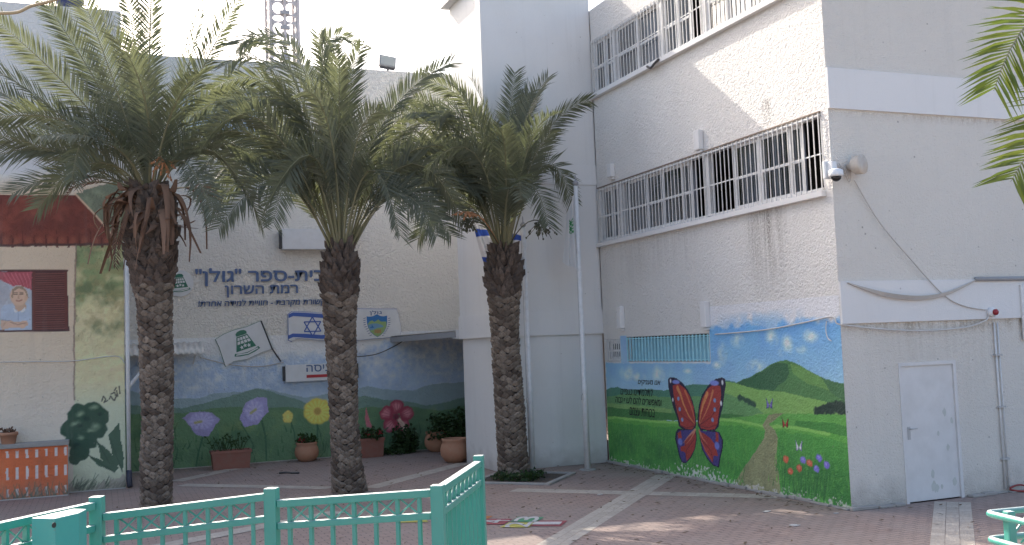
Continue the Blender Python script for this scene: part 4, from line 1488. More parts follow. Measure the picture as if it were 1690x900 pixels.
# floodlight on the roof edge
p = onY(640, 101, YB + .1)
t = thing('floodlight', (p.x, YB + .1, 9.68), 'floodlight on the flat roof edge of the entrance building', 'lamp')
FLo = Fr((p.x, YB + .1, p.z), (math.cos(.12), 0, -math.sin(.12)), (math.sin(.12), .2, .98), (0, -.98, .2))
mb = MB()
mb.box(FLo, -.22, .22, -.15, .15, -.10, 0)
mb.build('housing', M['grey_metal'], t, bevel=.01)
mb = MB()
mb.box(FLo, -.19, .19, -.12, .12, .001, .012)
mb.build('lamp_glass', M['lamp_glass'], t)
mb = MB()
mb.box(FLo, -.20, .20, -.21, -.16, -.06, -.03)
mb.tube([(p.x, YB + .13, p.z - .18), (p.x, YB + .13, 9.66)], .03, 8)
mb.build('bracket', M['cable_dark'], t)

# corrugated awnings
def corrugated(name, o, du, dv, nu, amp, mat, parent, th=.004):
    o, du, dv = Vector(o), Vector(du), Vector(dv)
    nn = du.cross(dv).normalized()
    k = nu * 6
    V, F = [], []
    for i in range(k + 1):
        a_ = amp * math.sin(2 * math.pi * i / 6)
        for q_ in (o, o + dv):
            V += [q_ + du * (i / k) + nn * a_, q_ + du * (i / k) + nn * (a_ - th)]
    for i in range(k):
        b_ = i * 4
        F += [(b_, b_ + 4, b_ + 6, b_ + 2), (b_ + 1, b_ + 3, b_ + 7, b_ + 5), (b_, b_ + 1, b_ + 5, b_ + 4), (b_ + 2, b_ + 6, b_ + 7, b_ + 3)]
    mb = MB()
    mb.add(V, F)
    return mb.build(name, mat, parent, True)


a_ = onY(322, 565, YB)
fr_ = onY(338, 583, YB - .75)
t = thing('awning', (1.3, YB, a_.z), 'small corrugated awning behind the left palm trunk', 'awning')
x0 = .52
corrugated('roof_sheet', (x0, YB - .01, a_.z), (fr_.x - x0, 0, 0), (0, -.75, fr_.z - a_.z), 14, .016, M['awning'], t)
mb = MB()
mb.bar((x0 + .3, YB - .01, a_.z - .5), (x0 + .3, YB - .70, fr_.z - .02), .03, .03)
mb.bar((fr_.x - .2, YB - .01, a_.z - .5), (fr_.x - .2, YB - .70, fr_.z - .02), .03, .03)
mb.build('strut', M['white_metal'], t)
# entrance canopy between back wall and tower
zc0 = onY(752, 543, YB2).z
t = thing('canopy', (6.95, YB2, zc0), 'corrugated entrance canopy between the mural wall and white tower', 'awning')
ce = onY(652, 558, YB)
corrugated('roof_sheet', (6.76, YB - .02, 2.885), (2.9, 0, .03), (.58, YB2 - YB + .06, .04), 20, .016, M['awning'], t)
mb = MB()
mb.bar((6.78, YB - .02, 2.80), (7.36, YB2 + .04, 2.84), .03, .13)
mb.build('fascia', M['grey_metal'], t)
mb = MB()
mb.box(Fr((7.36, YB2 + .04, 2.84), (1, 0, 0), (0, 0, 1), (0, -1, 0)), .0, .09, -.10, .10, -.25, .03)
mb.build('end_cap', M['white_plastic'], t)
# side wall of the passage (darkness behind the tower)
mb = MB()
mb.add([(9.9, YB, 0), (9.9, YB2, 0), (9.9, YB2, 2.9), (9.9, YB, 2.9)], [(0, 1, 2, 3)])
mb.build('passage_wall', M['smooth'], back)

# mast behind
def holes_panel(name, fr, w, h, parent, mat, th=.01):
    c = bpy.data.curves.new(name, 'CURVE')
    c.dimensions = '2D'
    c.fill_mode = 'BOTH'
    c.extrude = th
    c.resolution_u = 6

    def spl(pts):
        s_ = c.splines.new('POLY')
        s_.points.add(len(pts) - 1)
        for i, (x, y) in enumerate(pts):
            s_.points[i].co = (x, y, 0, 1)
        s_.use_cyclic_u = True
    spl([(0, 0), (w, 0), (w, h), (0, h)])
    y = .05
    big = True
    while y < h - .6:
        hh = .38 if big else .2
        for cx in (w * .27, w * .73):
            spl([(cx + w * .19 * math.cos(2 * math.pi * k / 20), y + hh / 2 + hh / 2 * math.sin(2 * math.pi * k / 20)) for k in range(20)])
        y += hh + .06
        big = not big
    o = bpy.data.objects.new(name, c)
    COL.objects.link(o)
    dg = bpy.context.evaluated_depsgraph_get()
    dg.update()
    me = bpy.data.meshes.new_from_object(o.evaluated_get(dg))
    bpy.data.objects.remove(o)
    bpy.data.curves.remove(c)
    off = wloc(parent)
    for v_ in me.vertices:
        v_.co = fr(v_.co.x, v_.co.y, v_.co.z) - off
    me.materials.clear()
    me.materials.append(mat)
    o = bpy.data.objects.new(name, me)
    COL.objects.link(o)
    o.parent = parent
    return o


YM = 34.0
p0, p1 = onY(447, 60, YM), onY(493, 60, YM)
mw_ = p1.x - p0.x
t = thing('antenna_mast', (p0.x, YM, 0), 'openwork metal antenna mast rising behind the flat roof', 'mast')
holes_panel('front_panel', Fr((p0.x, YM, 9), (1, 0, 0), (0, 0, 1), (0, -1, 0)), mw_, 6.5, t, M['mast'])
holes_panel('side_panel', Fr((p0.x + mw_, YM + .012, 9), (0, 1, 0), (0, 0, 1), (1, 0, 0)), mw_, 6.5, t, M['mast'])
holes_panel('side_panel', Fr((p0.x, YM + .012, 9), (0, 1, 0), (0, 0, 1), (1, 0, 0)), mw_, 6.5, t, M['mast'])
mb = MB()
for (dx, dy) in ((0, 0), (mw_, 0), (mw_, mw_), (0, mw_)):
    mb.bar((p0.x + dx, YM + dy, 0), (p0.x + dx, YM + dy, 15.5), .09, .09)
mb.tube([(p0.x + mw_ / 2, YM - .06, 0), (p0.x + mw_ / 2, YM - .06, 15.5)], .05, 8)
mb.build('column', M['mast'], t)
mb = MB()
for k in range(12):
    z = 9.3 + k * .52
    mb.box(Fr((p0.x + mw_ / 2, YM, z), (1, 0, 0), (0, 0, 1), (0, -1, 0)), -.16, .16, -.06, .06, .02, .13)
mb.build('clamp', M['grey_metal'], t)
# unidentified dark blue shape above the left parapet, built as a plain box
p0, p1 = onY(94, 12, 23.2), onY(136, 12, 23.2)
t = thing('roof_box', (p0.x, 23.2, 9.5), 'dark blue box on the roof above the left parapet', 'roof_object')
FQ = Fr((p0.x, 23.2, 9.3), (1, 0, 0), (0, 0, 1), (0, -1, 0))
mb = MB()
mb.box(FQ, 0, p1.x - p0.x, 0, 1.0, -.5, 0)
mb.build('roof_box_body', M['tarp'], t, bevel=.03)
mb = MB()
mb.box(FQ, -.03, p1.x - p0.x + .03, 1.0, 1.05, -.53, .03)
mb.build('lid', M['tarp'], t)

# ================================================================== LEFT BUILDING with painted house
YL, XR = 22.07, 0.47
left = thing('painted_building', (-2, YL, 0), 'pale stucco building at left painted as a red roofed house', 'building')
FLt = Fr((0, YL, 0), (1, 0, 0), (0, 0, 1), (0, -1, 0))
mb = MB()
mb.box(Fr((0, YL, 0), (1, 0, 0), (0, 1, 0), (0, 0, 1)), -9, XR, 0, 8, 0, 9.72)
mb.build('wall', M['stucco_left'], left)


def topxL(px, py):
    p = onY(px, py, YL - .004)
    return p.x, p.z


cv = Canvas(FLt, -3.2, XR - .002, 0.02, 7.0, 0.0165, topxL, 21)
Uu, Vv = cv.U, cv.V
cv.C[:] = (196, 200, 204)
peach = np.array((204, 174, 148))
pk = np.clip((6.35 - Vv) / .4 + (cv.n(2, 1) - .5), 0, 1)[..., None]
cv.C = cv.C * (1 - pk) + peach * pk
lowk = np.clip((3.1 - Vv) / 1.5, 0, 1)[..., None] * .7
cv.C = cv.C * (1 - lowk) + np.array((198, 182, 168)) * lowk
# garden strip
gs = cv.poly([(126, 402), (212, 402), (212, 900), (118, 900), (122, 700)], (196, 184, 140))
cv.blend(gs * np.clip((Vv - 3.6) / .4 + (cv.n(3, 2) - .5) * 2, 0, 1) * .95, (122, 140, 92))
cv.blend(gs * np.clip((cv.n(4, 5) - .45) * 4, 0, 1) * np.clip((Vv - 2.8) / .4, 0, 1) * .7, (92, 104, 70))
cv.blend(gs * np.clip((cv.n(9, 15) - .45) * 5, 0, 1) * np.clip((Vv - 2.6) / .6, 0, 1) * .55, (150, 140, 96))
cv.blend(gs * np.clip((cv.n(5, 9) - .5) * 4, 0, 1) * np.clip((Vv - 2.4) / .5, 0, 1) * .6, (206, 196, 148))
cv.blend(gs * np.clip((2.2 - Vv) / .6, 0, 1) * .8, (178, 186, 160))
cv.blend(gs * np.clip((cv.n(3, 12) - .62) * 5, 0, 1) * np.clip((Vv - 2.0) / .3, 0, 1) * np.clip((3.2 - Vv) / .3, 0, 1) * .5, (168, 130, 120))
cv.poly([(130, 312), (212, 300), (212, 402), (196, 402), (128, 325)], (92, 106, 86), .9, amp=.12, f=3)
cv.blend(np.clip((cv.n(5, 3) - .5) * 4, 0, 1) * np.clip((Uu - topxL(135, 350)[0]) / .1, 0, 1) * np.clip((Vv - 4.9) / .1, 0, 1) * np.clip((6.1 - Vv) / .2, 0, 1) * .7, (140, 150, 120))
# roof
rf = cv.poly([(-120, 322), (125, 322), (160, 360), (196, 402), (150, 404), (-120, 406)], (116, 56, 44), amp=.01, var=.16)
cv.blend(rf * np.clip((cv.n(4, 7) - .4) * 3, 0, 1) * .5, (88, 40, 36))
cv.stroke([(124, 320), (160, 358), (197, 402)], .035, (205, 170, 140), .9)
for i in range(18):
    x = -120 + i * 18.5
    cv.ell((x, 398), .085, .13, (140, 74, 54), .7, soft=.6)
    cv.poly([(x - 9, 408), (x - 9, 380), (x - 5, 408)], (80, 36, 32), .8, amp=.02)
cv.stroke([(-120, 407), (190, 403)], .05, (74, 50, 46), .95, amp=.02)
cv.stroke([(126, 404), (124, 470), (122, 560), (123, 660)], .03, (104, 88, 76), .7, amp=.02)
# window
w8 = lambda x, y: (x / 6.923, 430 + y / 6.923)
cv.poly([w8(*p) for p in ((-300, 115), (765, 115), (790, 800), (-300, 812))], (82, 50, 48))
cv.poly([w8(*p) for p in ((-290, 128), (365, 128), (365, 800), (-290, 800))], (160, 164, 172))
cv.poly([w8(*p) for p in ((-290, 128), (362, 128), (362, 340), (300, 320), (230, 285), (150, 300), (60, 260), (-20, 230), (-290, 250))], (160, 72, 80), amp=.02)
for k in range(7):
    cv.stroke([w8(40 + k * 45, 150), w8(90 + k * 42, 230), w8(150 + k * 33, 300)], .02, (214, 130, 134), .5, .006)
cv.poly([w8(*p) for p in ((-290, 230), (0, 225), (90, 290), (130, 380), (60, 500), (-290, 520))], (150, 150, 156), .8, amp=.03)
for k in range(26):
    y = 150 + k * 25
    cv.stroke([w8(400, y + 8), w8(742, y)], .022, (124, 72, 62), .9)
    cv.stroke([w8(400, y + 18), w8(742, y + 10)], .014, (54, 30, 32), .8)
for x in (385, 750):
    cv.stroke([w8(x, 125), w8(x + 6, 798)], .05, (98, 54, 48))
cv.stroke([w8(-290, 118), w8(768, 116)], .035, (70, 42, 42))
cv.stroke([w8(-290, 810), w8(785, 800)], .04, (70, 46, 46))
# child leaning on the sill
cv.poly([w8(*p) for p in ((10, 560), (40, 515), (140, 490), (215, 520), (330, 490), (362, 540), (365, 798), (10, 798))], (158, 170, 186), amp=.01)
cv.poly([w8(*p) for p in ((160, 480), (290, 480), (300, 550), (215, 585), (170, 550))], (176, 144, 120))
cv.ell(w8(216, 405), .17, .21, (192, 158, 132), soft=.15)
cv.poly([w8(*p) for p in ((130, 420), (140, 330), (200, 295), (260, 300), (300, 340), (330, 430), (305, 420), (285, 350), (220, 318), (160, 350), (148, 430))], (140, 118, 96), amp=.01)
cv.ell(w8(296, 430), .035, .06, (186, 150, 124), soft=.3)
for (x, y) in ((180, 388), (245, 385)):
    cv.stroke([w8(x - 18, y), w8(x + 18, y - 2)], .02, (70, 52, 46), .9)
    cv.stroke([w8(x - 20, y - 18), w8(x + 20, y - 20)], .012, (96, 74, 62), .8)
cv.stroke([w8(212, 400), w8(208, 430), w8(220, 434)], .014, (156, 116, 96), .8)
cv.stroke([w8(185, 458), w8(215, 466), w8(250, 452)], .02, (140, 80, 74), .9)
cv.poly([w8(*p) for p in ((150, 540), (205, 585), (180, 600), (160, 575))], (205, 206, 210))
cv.poly([w8(*p) for p in ((290, 530), (230, 585), (255, 600), (285, 570))], (205, 206, 210))
cv.poly([w8(*p) for p in ((10, 680), (120, 680), (160, 705), (310, 690), (325, 740), (270, 775), (120, 770), (20, 798), (5, 740))], (190, 156, 132), amp=.01)
cv.stroke([w8(120, 705), w8(200, 735), w8(300, 715)], .016, (140, 108, 92), .8)
cv.stroke([w8(20, 680), w8(110, 690)], .014, (110, 120, 140), .8)
cv.stroke([w8(205, 590), w8(210, 690)], .012, (120, 136, 160), .7)
# cable drawn by dirt, plant painting
g7 = lambda x, y: (x / 2.648, 560 + y / 2.647)
for (x, y, r_) in ((345, 330, .36), (400, 320, .34), (430, 340, .32), (320, 390, .36), (370, 400, .42), (420, 390, .36), (340, 440, .36), (350, 490, .32), (330, 520, .2), (300, 400, .2), (445, 350, .22), (390, 440, .3)):
    cv.ell(g7(x, y), r_ * .62, r_ * .62, (48, 74, 56), soft=.12, amp=.05, f=6)
for (x, y, r_) in ((350, 325, .2), (410, 300, .18), (420, 380, .24), (330, 370, .2), (355, 430, .18), (400, 400, .16)):
    cv.ell(g7(x, y), r_ * .55, r_ * .4, (132, 150, 118), .8, soft=.8, amp=.06, f=6)
for (x, y, r_) in ((380, 350, .2), (345, 380, .18), (440, 330, .12), (330, 470, .2)):
    cv.ell(g7(x, y), r_ * .5, r_ * .35, (36, 56, 46), .8, soft=.7, amp=.06, f=6)
for lf in ([(535, 580), (490, 500), (475, 420), (518, 362), (528, 440), (540, 520)], [(500, 580), (440, 520), (424, 445), (480, 490), (520, 540)], [(500, 582), (430, 555), (385, 505), (450, 530), (520, 560)]):
    cv.poly([g7(*p) for p in lf], (62, 88, 66), amp=.02)
    cv.stroke([g7(*lf[0]), g7(*lf[2])], .02, (44, 66, 50), .6)
rr = random.Random(8)
for i in range(120):
    x, y = rr.uniform(300, 545), rr.uniform(640, 720)
    cv.stroke([g7(x, y), g7(x + rr.uniform(10, 40), y - rr.uniform(20, 60))], .03, rr.choice([(56, 78, 56), (84, 102, 76), (44, 62, 50)]), .75, .008)
for st in ([(445, 270), (452, 250), (462, 262), (455, 276), (470, 268)], [(478, 262), (484, 248), (492, 262), (500, 268)], [(486, 240), (500, 232), (508, 250), (500, 268)], [(510, 225), (514, 250)], [(521, 207), (524, 238)], [(500, 225), (508, 212)]):
    cv.stroke([g7(*p) for p in st], .022, (40, 42, 40), .9)
cv.blend(np.clip((cv.n(7, 2) - .52 + (.16 - Vv) * 1.5) * 9, 0, 1) * (Vv < .5) * .7, (150, 140, 128))
cv.build('mural', M['mural_left'], left, .004)
# low wall painted as an orange picket fence
YF = 21.68
FP = Fr((0, YF, 0), (1, 0, 0), (0, 0, 1), (0, -1, 0))
pe = onY(112, 730, YF)
low = thing('low_garden_wall', (-1.5, YF, 0), 'low white wall painted with an orange picket fence', 'wall')
mb = MB()
mb.box(FP, -3.6, pe.x, 0, pe.z - .05, -(YL - YF) + .006, 0)
mb.build('wall', M['smooth'], low)
mb = MB()
mb.box(FP, -3.6, pe.x + .02, pe.z - .049, pe.z + .03, -(YL - YF) + .006, .05)
mb.build('coping', M['concrete'], low, bevel=.01)


def topxF(px, py):
    p = onY(px, py, YF - .004)
    return p.x, p.z


cv = Canvas(FP, -3.59, pe.x - .002, .02, pe.z - .055, .0125, topxF, 31)
cv.C[:] = (200, 94, 50)
cv.C *= (1 + (cv.n(3, 2)[..., None] - .5) * .25)
x = pe.x - .04
k = 0
while x > -3.6:
    for (z0, z1) in ((.04, .22), (.36, .62), (.76, .93)):
        j = cv.vn(cv.U * 0 + k * 3.1, cv.V * 0 + z0 * 9, 1)[0, 0]
        cv.poly([(x - .025, z0 + j * .03), (x + .022, z0 + j * .03), (x + .02, z1 - j * .03), (x - .028, z1 - j * .03)], (196, 186, 184), .92, uv=True, amp=.008)
    x -= .168
    k += 1
rr = random.Random(6)
for i in range(160):
    u = rr.uniform(-3.5, pe.x)
    cv.stroke([(u, .02), (u + rr.uniform(-.1, .12), rr.uniform(.08, .32))], .02, rr.choice([(70, 84, 64), (100, 100, 76), (52, 66, 54)]), .75, .006, uv=True)
cv.build('painted_fence', M['mural_left'], low, .004)

# downpipe at the corner
p = onY(211, 560, YL - .06)
t = thing('downpipe', (XR + .04, YL - .07, 0), 'white downpipe with dark foot at the left building corner', 'pipe')
mb = MB()
mb.tube([(XR + .06, YL - .07, .35), (XR + .06, YL - .07, 4.6)], .04, 10)
mb.build('pipe', M['white_metal'], t, True)
mb = MB()
mb.tube([(XR + .06, YL - .07, .36), (XR + .06, YL - .08, .18), (XR + .07, YL - .16, .04)], .055, 10)
mb.build('foot', M['pipe_base'], t, True)
mb = MB()
mb.bar((XR + .08, YL - .05, 2.02), (XR + .52, YL + .9, 2.5), .05, .05)
mb.build('brace', M['white_metal'], t)

# ================================================================== PALMS
def qbez(a, m_, b, n):
    c = m_ * 2 - (a + b) * .5
    return [a * (1 - t) ** 2 + c * 2 * t * (1 - t) + b * t * t for t in [i / n for i in range(n + 1)]]


def frond(name, pts, parent, rr, mat, leaf=.54, bare=.20, ds=.034, wd=.027, thick=.020, vee=.28):
    """a feather leaf: tapering rachis with two ranks of narrow folded leaflets"""
    n = len(pts) - 1
    seg = [(pts[i + 1] - pts[i]).length for i in range(n)]
    Lt = sum(seg)
    V, F = [], []

    def at(s):
        d = s * Lt
        for i in range(n):
            if d <= seg[i] or i == n - 1:
                f = d / seg[i]
                return pts[i].lerp(pts[i + 1], min(f, 1.0)), (pts[i + 1] - pts[i]).normalized()
            d -= seg[i]
    # rachis as a 4-sided tapering bar
    prevS = None
    ring = []
    K = 12
    for k in range(K + 1):
        p, t = at(k / K)
        S_ = t.cross(Vector((0, 0, 1)))
        if S_.length < .25:
            S_ = prevS if prevS is not None else Vector((rr.uniform(-1, 1), rr.uniform(-1, 1), 0)).normalized()
        S_ = (S_ - t * S_.dot(t)).normalized()
        if prevS is not None and S_.dot(prevS) < 0:
            S_ = -S_
        prevS = S_
        Nn = S_.cross(t)
        w_ = thick * (1.5 - 1.35 * k / K)
        ring.append((p, t, S_, Nn))
        V += [p + S_ * w_, p + Nn * w_ * .7, p - S_ * w_, p - Nn * w_ * .7]
    for k in range(K):
        for j in range(4):
            F.append((k * 4 + j, k * 4 + (j + 1) % 4, k * 4 + 4 + (j + 1) % 4, k * 4 + 4 + j))
    nr = len(F)
    s = bare
    tm = pts[n // 2 + 1] - pts[n // 2 - 1]
    roll0 = rr.choice((-1, 1)) * (rr.uniform(.75, 1.4) if abs(tm.x) > .55 * abs(tm.y) else rr.uniform(.0, .5))
    while s < .995:
        p, t = at(s)
        kk = min(int(s * K), K - 1)
        f = s * K - kk
        S_ = ring[kk][2].lerp(ring[kk + 1][2], f)
        S_ = (S_ - t * S_.dot(t)).normalized()
        Nn = S_.cross(t)
        roll = roll0 * min(1.0, .25 + s * 1.3)
        S_, Nn = S_ * math.cos(roll) + Nn * math.sin(roll), Nn * math.cos(roll) - S_ * math.sin(roll)
        prof = min(1.0, (s - bare + .05) / .16) * (1 - .42 * max(0, (s - .55) / .45) ** 2.0)
        for sg_ in (-1, 1):
            l = leaf * prof * rr.uniform(.82, 1.12)
            fwd = .50 + .50 * s + rr.uniform(-.12, .12)
            lift = vee + rr.uniform(-.2, .2)
            d = (t * fwd + S_ * sg_ * .78 + Nn * lift).normalized()
            wv = d.cross(Nn + S_ * rr.uniform(-.5, .5))
            wv.normalize()
            ww = wd * (.75 + .35 * prof) * .5
            tip = p + d * l + Vector((0, 0, -1)) * l * l * rr.uniform(.05, .30)
            md = p + d * l * .45
            b = len(V)
            V += [p - wv * ww * .5, p + wv * ww * .5, md - wv * ww, md + wv * ww, tip]
            F += [(b, b + 1, b + 3, b + 2), (b + 2, b + 3, b + 4)]
        s += ds / Lt * rr.uniform(.85, 1.15)
    off = wloc(parent)
    me = bpy.data.meshes.new(name)
    me.from_pydata([q_ - off for q_ in V], [], F)
    me.materials.append(M['rachis'])
    me.materials.append(mat)
    me.polygons.foreach_set('material_index', [0] * nr + [1] * (len(F) - nr))
    o = bpy.data.objects.new(name, me)
    COL.objects.link(o)
    o.parent = parent
    return o


def trunk(name, prof, parent, rr, shag_from, seed=0):
    """core plus the cut leaf bases: wide flat diamonds low down, jutting shaggy stubs near the crown"""
    zs = [p[0] for p in prof]

    def at(z):
        for i in range(len(prof) - 1):
            if z <= prof[i + 1][0]:
                f = (z - prof[i][0]) / (prof[i + 1][0] - prof[i][0])
                return Vector((prof[i][1] + f * (prof[i + 1][1] - prof[i][1]), prof[i][2] + f * (prof[i + 1][2] - prof[i][2]), z)), prof[i][3] + f * (prof[i + 1][3] - prof[i][3])
        return Vector((prof[-1][1], prof[-1][2], z)), prof[-1][3]
    core = MB()
    zz = np.linspace(zs[0], zs[-1], 40)
    core.tube([at(z)[0] for z in zz], [at(z)[1] * .90 for z in zz], 20)
    tk = core.build(name, M['bark_core'], parent, True)
    lo, hi = MB(), MB()
    z = zs[0] + .02
    row = 0
    while z < zs[-1] - .02:
        c, r = at(z)
        shag = max(0.0, min(1.0, (z - shag_from) / .5))
        nn = 7 if shag < .5 else 11
        hgt = .105 if shag < .5 else .15
        for j in range(nn):
            a_ = 2 * math.pi * (j + .5 * (row % 2)) / nn + rr.uniform(-.05, .05) * (1 + 2 * shag)
            e = Vector((math.cos(a_), math.sin(a_), 0))
            tt = Vector((-math.sin(a_), math.cos(a_), 0))
            w_ = math.pi * r / nn * (rr.uniform(.84, .98) if shag < .5 else rr.uniform(.8, 1.25))
            hh = hgt * rr.uniform(.85, 1.2)
            out = (.022 + .02 * rr.random()) + shag * rr.uniform(.0, .13)
            base = c + e * r * .88 + Vector((0, 0, rr.uniform(-.012, .012) * (1 + 4 * shag)))
            up = hh * (.75 + shag * rr.uniform(.2, .9))
            skew = rr.uniform(-.3, .3) * w_ * (1 + 3 * shag)
            P = [base - tt * w_ * .95 + Vector((0, 0, -.01)), base + tt * w_ * .95 + Vector((0, 0, -.01)),
                 base + e * (r * .12 + out * .8) - tt * w_ * .55 + Vector((0, 0, up * .45)) + tt * skew, base + e * (r * .12 + out * .8) + tt * w_ * .55 + Vector((0, 0, up * .45)) + tt * skew,
                 base + e * (r * .10 + out) + Vector((0, 0, up)) + tt * skew, base + e * (r * .08 + .01) + Vector((0, 0, -hh * .42)),
                 base - tt * w_ * .5 + Vector((0, 0, up * .75)), base + tt * w_ * .5 + Vector((0, 0, up * .75))]
            Fs = [(5, 1, 3), (5, 3, 2), (5, 2, 0), (2, 3, 4), (3, 1, 7), (3, 7, 4), (0, 2, 6), (2, 4, 6), (6, 4, 7)]
            (hi if shag > .5 else lo).add(P, Fs)
        z += hgt * (.56 if shag < .5 else .42)
        row += 1
    lo.build('leaf_base_scales', M['bark'], tk)
    if hi.v:
        hi.build('leaf_base_stubs', M['bark_old'], tk)
    return tk


def palm(label, base_px, Y, prof_px, crown_px, traced, nrand, seed, shag_z, Lr=(2.7, 3.5), group='date palms in the courtyard', rand_el=(24, 68), bare=.20, ext=1.0):
    rr = random.Random(seed)
    b = onZ(*base_px)
    Yp = b.y
    t = thing('date_palm', (b.x, b.y, 0), label, 'palm tree', group)
    prof = []
    for (px, py, hw) in prof_px:
        p = onY(px, py, Yp)
        prof.append((p.z, p.x, Yp, hw * .93 * (p - EYE).dot(FX) / FPX))
    prof.sort()
    prof[0] = (-.05, prof[0][1], Yp, prof[0][3])
    trunk('trunk', prof, t, rr, shag_z)
    cr = onY(*crown_px, Yp)
    for (mx, my, tx, ty, dep) in traced:
        if abs(dep) > .75 and rr.random() < .5:
            continue
        tip = cr + (onY(tx, ty, Yp + dep) - cr) * ext
        md = onY(mx, my, Yp + dep * .5)
        a_ = cr + Vector(((tip.x - cr.x) * .04, dep * .03, rr.uniform(-.1, .05)))
        frond('frond', qbez(a_, md, tip, 12), t, rr, M['frond'], bare=bare * rr.uniform(.85, 1.15))
    for i in range(nrand):
        az = rr.uniform(0, 2 * math.pi)
        # fill fronds mostly point towards or away from the street
        az = rr.choice([math.pi / 2, -math.pi / 2]) + rr.gauss(0, .75)
        el = math.radians(rr.uniform(*rand_el))
        Lf = rr.uniform(*Lr)
        hd = Vector((math.cos(az), math.sin(az), 0))
        droop = rr.uniform(.15, .42)
        tip = cr + hd * Lf * math.cos(el) * .95 + Vector((0, 0, Lf * (math.sin(el) - droop * math.cos(el))))
        md = cr + hd * Lf * .42 * math.cos(el) + Vector((0, 0, Lf * .55 * math.sin(el)))
        frond('frond', qbez(cr + hd * .08, md, tip, 12), t, rr, M['frond'], bare=bare * rr.uniform(.85, 1.15))
    return t, cr, Yp, rr


tr1 = [(232, 150, 205, -40, .6), (246, 140, 252, -70, -.4), (262, 150, 305, -25, .8), (292, 180, 338, 5, .5), (305, 175, 402, -15, -.3), (330, 110, 418, 92, .9), (196, 160, 128, -25, -.5),
       (172, 160, 60, -15, .7), (150, 185, -5, 35, -.7), (130, 165, -45, 150, .8), (125, 205, -50, 205, -.8), (90, 245, -70, 290, .6), (165, 205, 118, 300, -1.6), (120, 262, -30, 215, .3),
       (160, 268, 62, 345, -1.0), (335, 232, 440, 275, -.6), (340, 245, 432, 372, -1.2), (320, 190, 392, 165, 1.2), (215, 170, 165, 10, 1.2), (275, 150, 275, -50, 1.3), (112, 120, 15, 152, -1.0),
       (60, 190, -60, 120, .2), (300, 265, 352, 360, -1.7), (130, 290, 20, 320, -.6), (225, 130, 225, -30, -1.2), (150, 140, 40, 30, 1.3), (185, 240, 60, 225, -1.9), (345, 200, 470, 190, .8),
       (100, 190, -40, 100, -1.2), (140, 230, 10, 250, 1.2), (320, 150, 380, 60, 1.4), (240, 170, 190, 60, -1.6), (268, 170, 310, 70, -1.5)]
palm1, cr1, Y1, rr1 = palm('tall leftmost date palm with brown dead fronds hanging under its crown', (258, 838), 18.8,
                           [(258, 838, 25), (258, 760, 26), (260, 690, 25), (259, 620, 27), (257, 560, 27), (255, 505, 29), (252, 450, 34), (250, 400, 37), (248, 345, 33), (248, 310, 22)], (248, 322), tr1, 3, 11, 3.6, (3.0, 3.7), bare=.17)
for i in range(84):
    az = rr1.uniform(0, 2 * math.pi)
    hd = Vector((math.cos(az), math.sin(az), 0))
    r0 = .36
    a_ = cr1 + hd * r0 * rr1.uniform(.5, .9) + Vector((0, 0, rr1.uniform(-.55, .18)))
    l = rr1.choice((rr1.uniform(.3, 1.0), rr1.uniform(-.15, .4)))
    ou = rr1.uniform(.18, .62)
    md = a_ + hd * ou * rr1.uniform(.5, 1.0) + Vector((rr1.uniform(-.1, .1), rr1.uniform(-.1, .1), rr1.uniform(-.2, .14)))
    tp = a_ + hd * ou + Vector((rr1.uniform(-.2, .2), rr1.uniform(-.1, .1), -l))
    pts = qbez(a_, md, tp, 7)
    sd_ = Vector((-hd.y, hd.x, 0))
    V, F = [], []
    w0 = rr1.uniform(.05, .125)
    tw = rr1.uniform(-.6, .6)
    for k, p in enumerate(pts):
        w_ = w0 * (1 - .75 * (k / 7) ** 1.5)
        s2 = sd_ * math.cos(tw * k / 3) + hd * math.sin(tw * k / 3)
        V += [p - s2 * w_, p + hd * .02, p + s2 * w_]
    for k in range(7):
        F += [(k * 3, k * 3 + 1, k * 3 + 4, k * 3 + 3), (k * 3 + 1, k * 3 + 2, k * 3 + 5, k * 3 + 4)]
    raw('dead_frond', V, F, M['dead'], palm1, True)
for (mx, my, tx, ty, dp) in ((150, 300, 110, 330, -.6), (330, 310, 362, 345, -.5), (205, 350, 190, 440, -.5)):
    frond('dead_frond', qbez(cr1, onY(mx, my, Y1 + dp * .5), onY(tx, ty, Y1 + dp), 8), palm1, rr1, M['dead'], leaf=.2, bare=.5, ds=.05)

tr2 = [(450, 235, 312, 300, .6), (470, 300, 360, 378, -.9), (470, 335, 395, 405, -1.2), (485, 175, 335, 222, -.5), (475, 165, 345, 150, .9), (500, 110, 405, 75, .6), (545, 180, 525, 55, .5), (575, 170, 600, 75, -.3),
       (625, 215, 745, 104, -.5), (655, 225, 770, 215, .6), (672, 270, 765, 372, -.8), (650, 320, 722, 392, -1.3), (512, 150, 470, 40, 1.0), (530, 110, 590, 78, 1.2), (560, 240, 560, 100, -.9),
       (520, 180, 440, 110, -.9), (650, 215, 700, 160, .9), (640, 180, 735, 170, -1.1), (665, 235, 775, 290, .7), (440, 205, 330, 250, -1.2), (460, 250, 340, 330, 1.1), (500, 220, 400, 190, 1.5), (520, 260, 440, 340, -1.8),
       (610, 280, 660, 390, -1.9), (645, 260, 720, 330, 1.5), (590, 230, 640, 190, -1.8), (545, 220, 500, 150, -1.7), (465, 140, 370, 110, -.3), (560, 180, 548, 70, 1.2), (490, 255, 385, 260, -.9), (640, 215, 740, 205, -.2),
       (440, 270, 325, 325, .2), (455, 290, 350, 350, -.4), (430, 230, 300, 270, -.6), (660, 260, 790, 260, -.6), (670, 300, 775, 345, .5), (680, 290, 790, 320, -.3), (450, 190, 320, 190, .3), (650, 310, 745, 390, -.6), (480, 120, 390, 75, -.6), (505, 260, 450, 370, -1.5)]
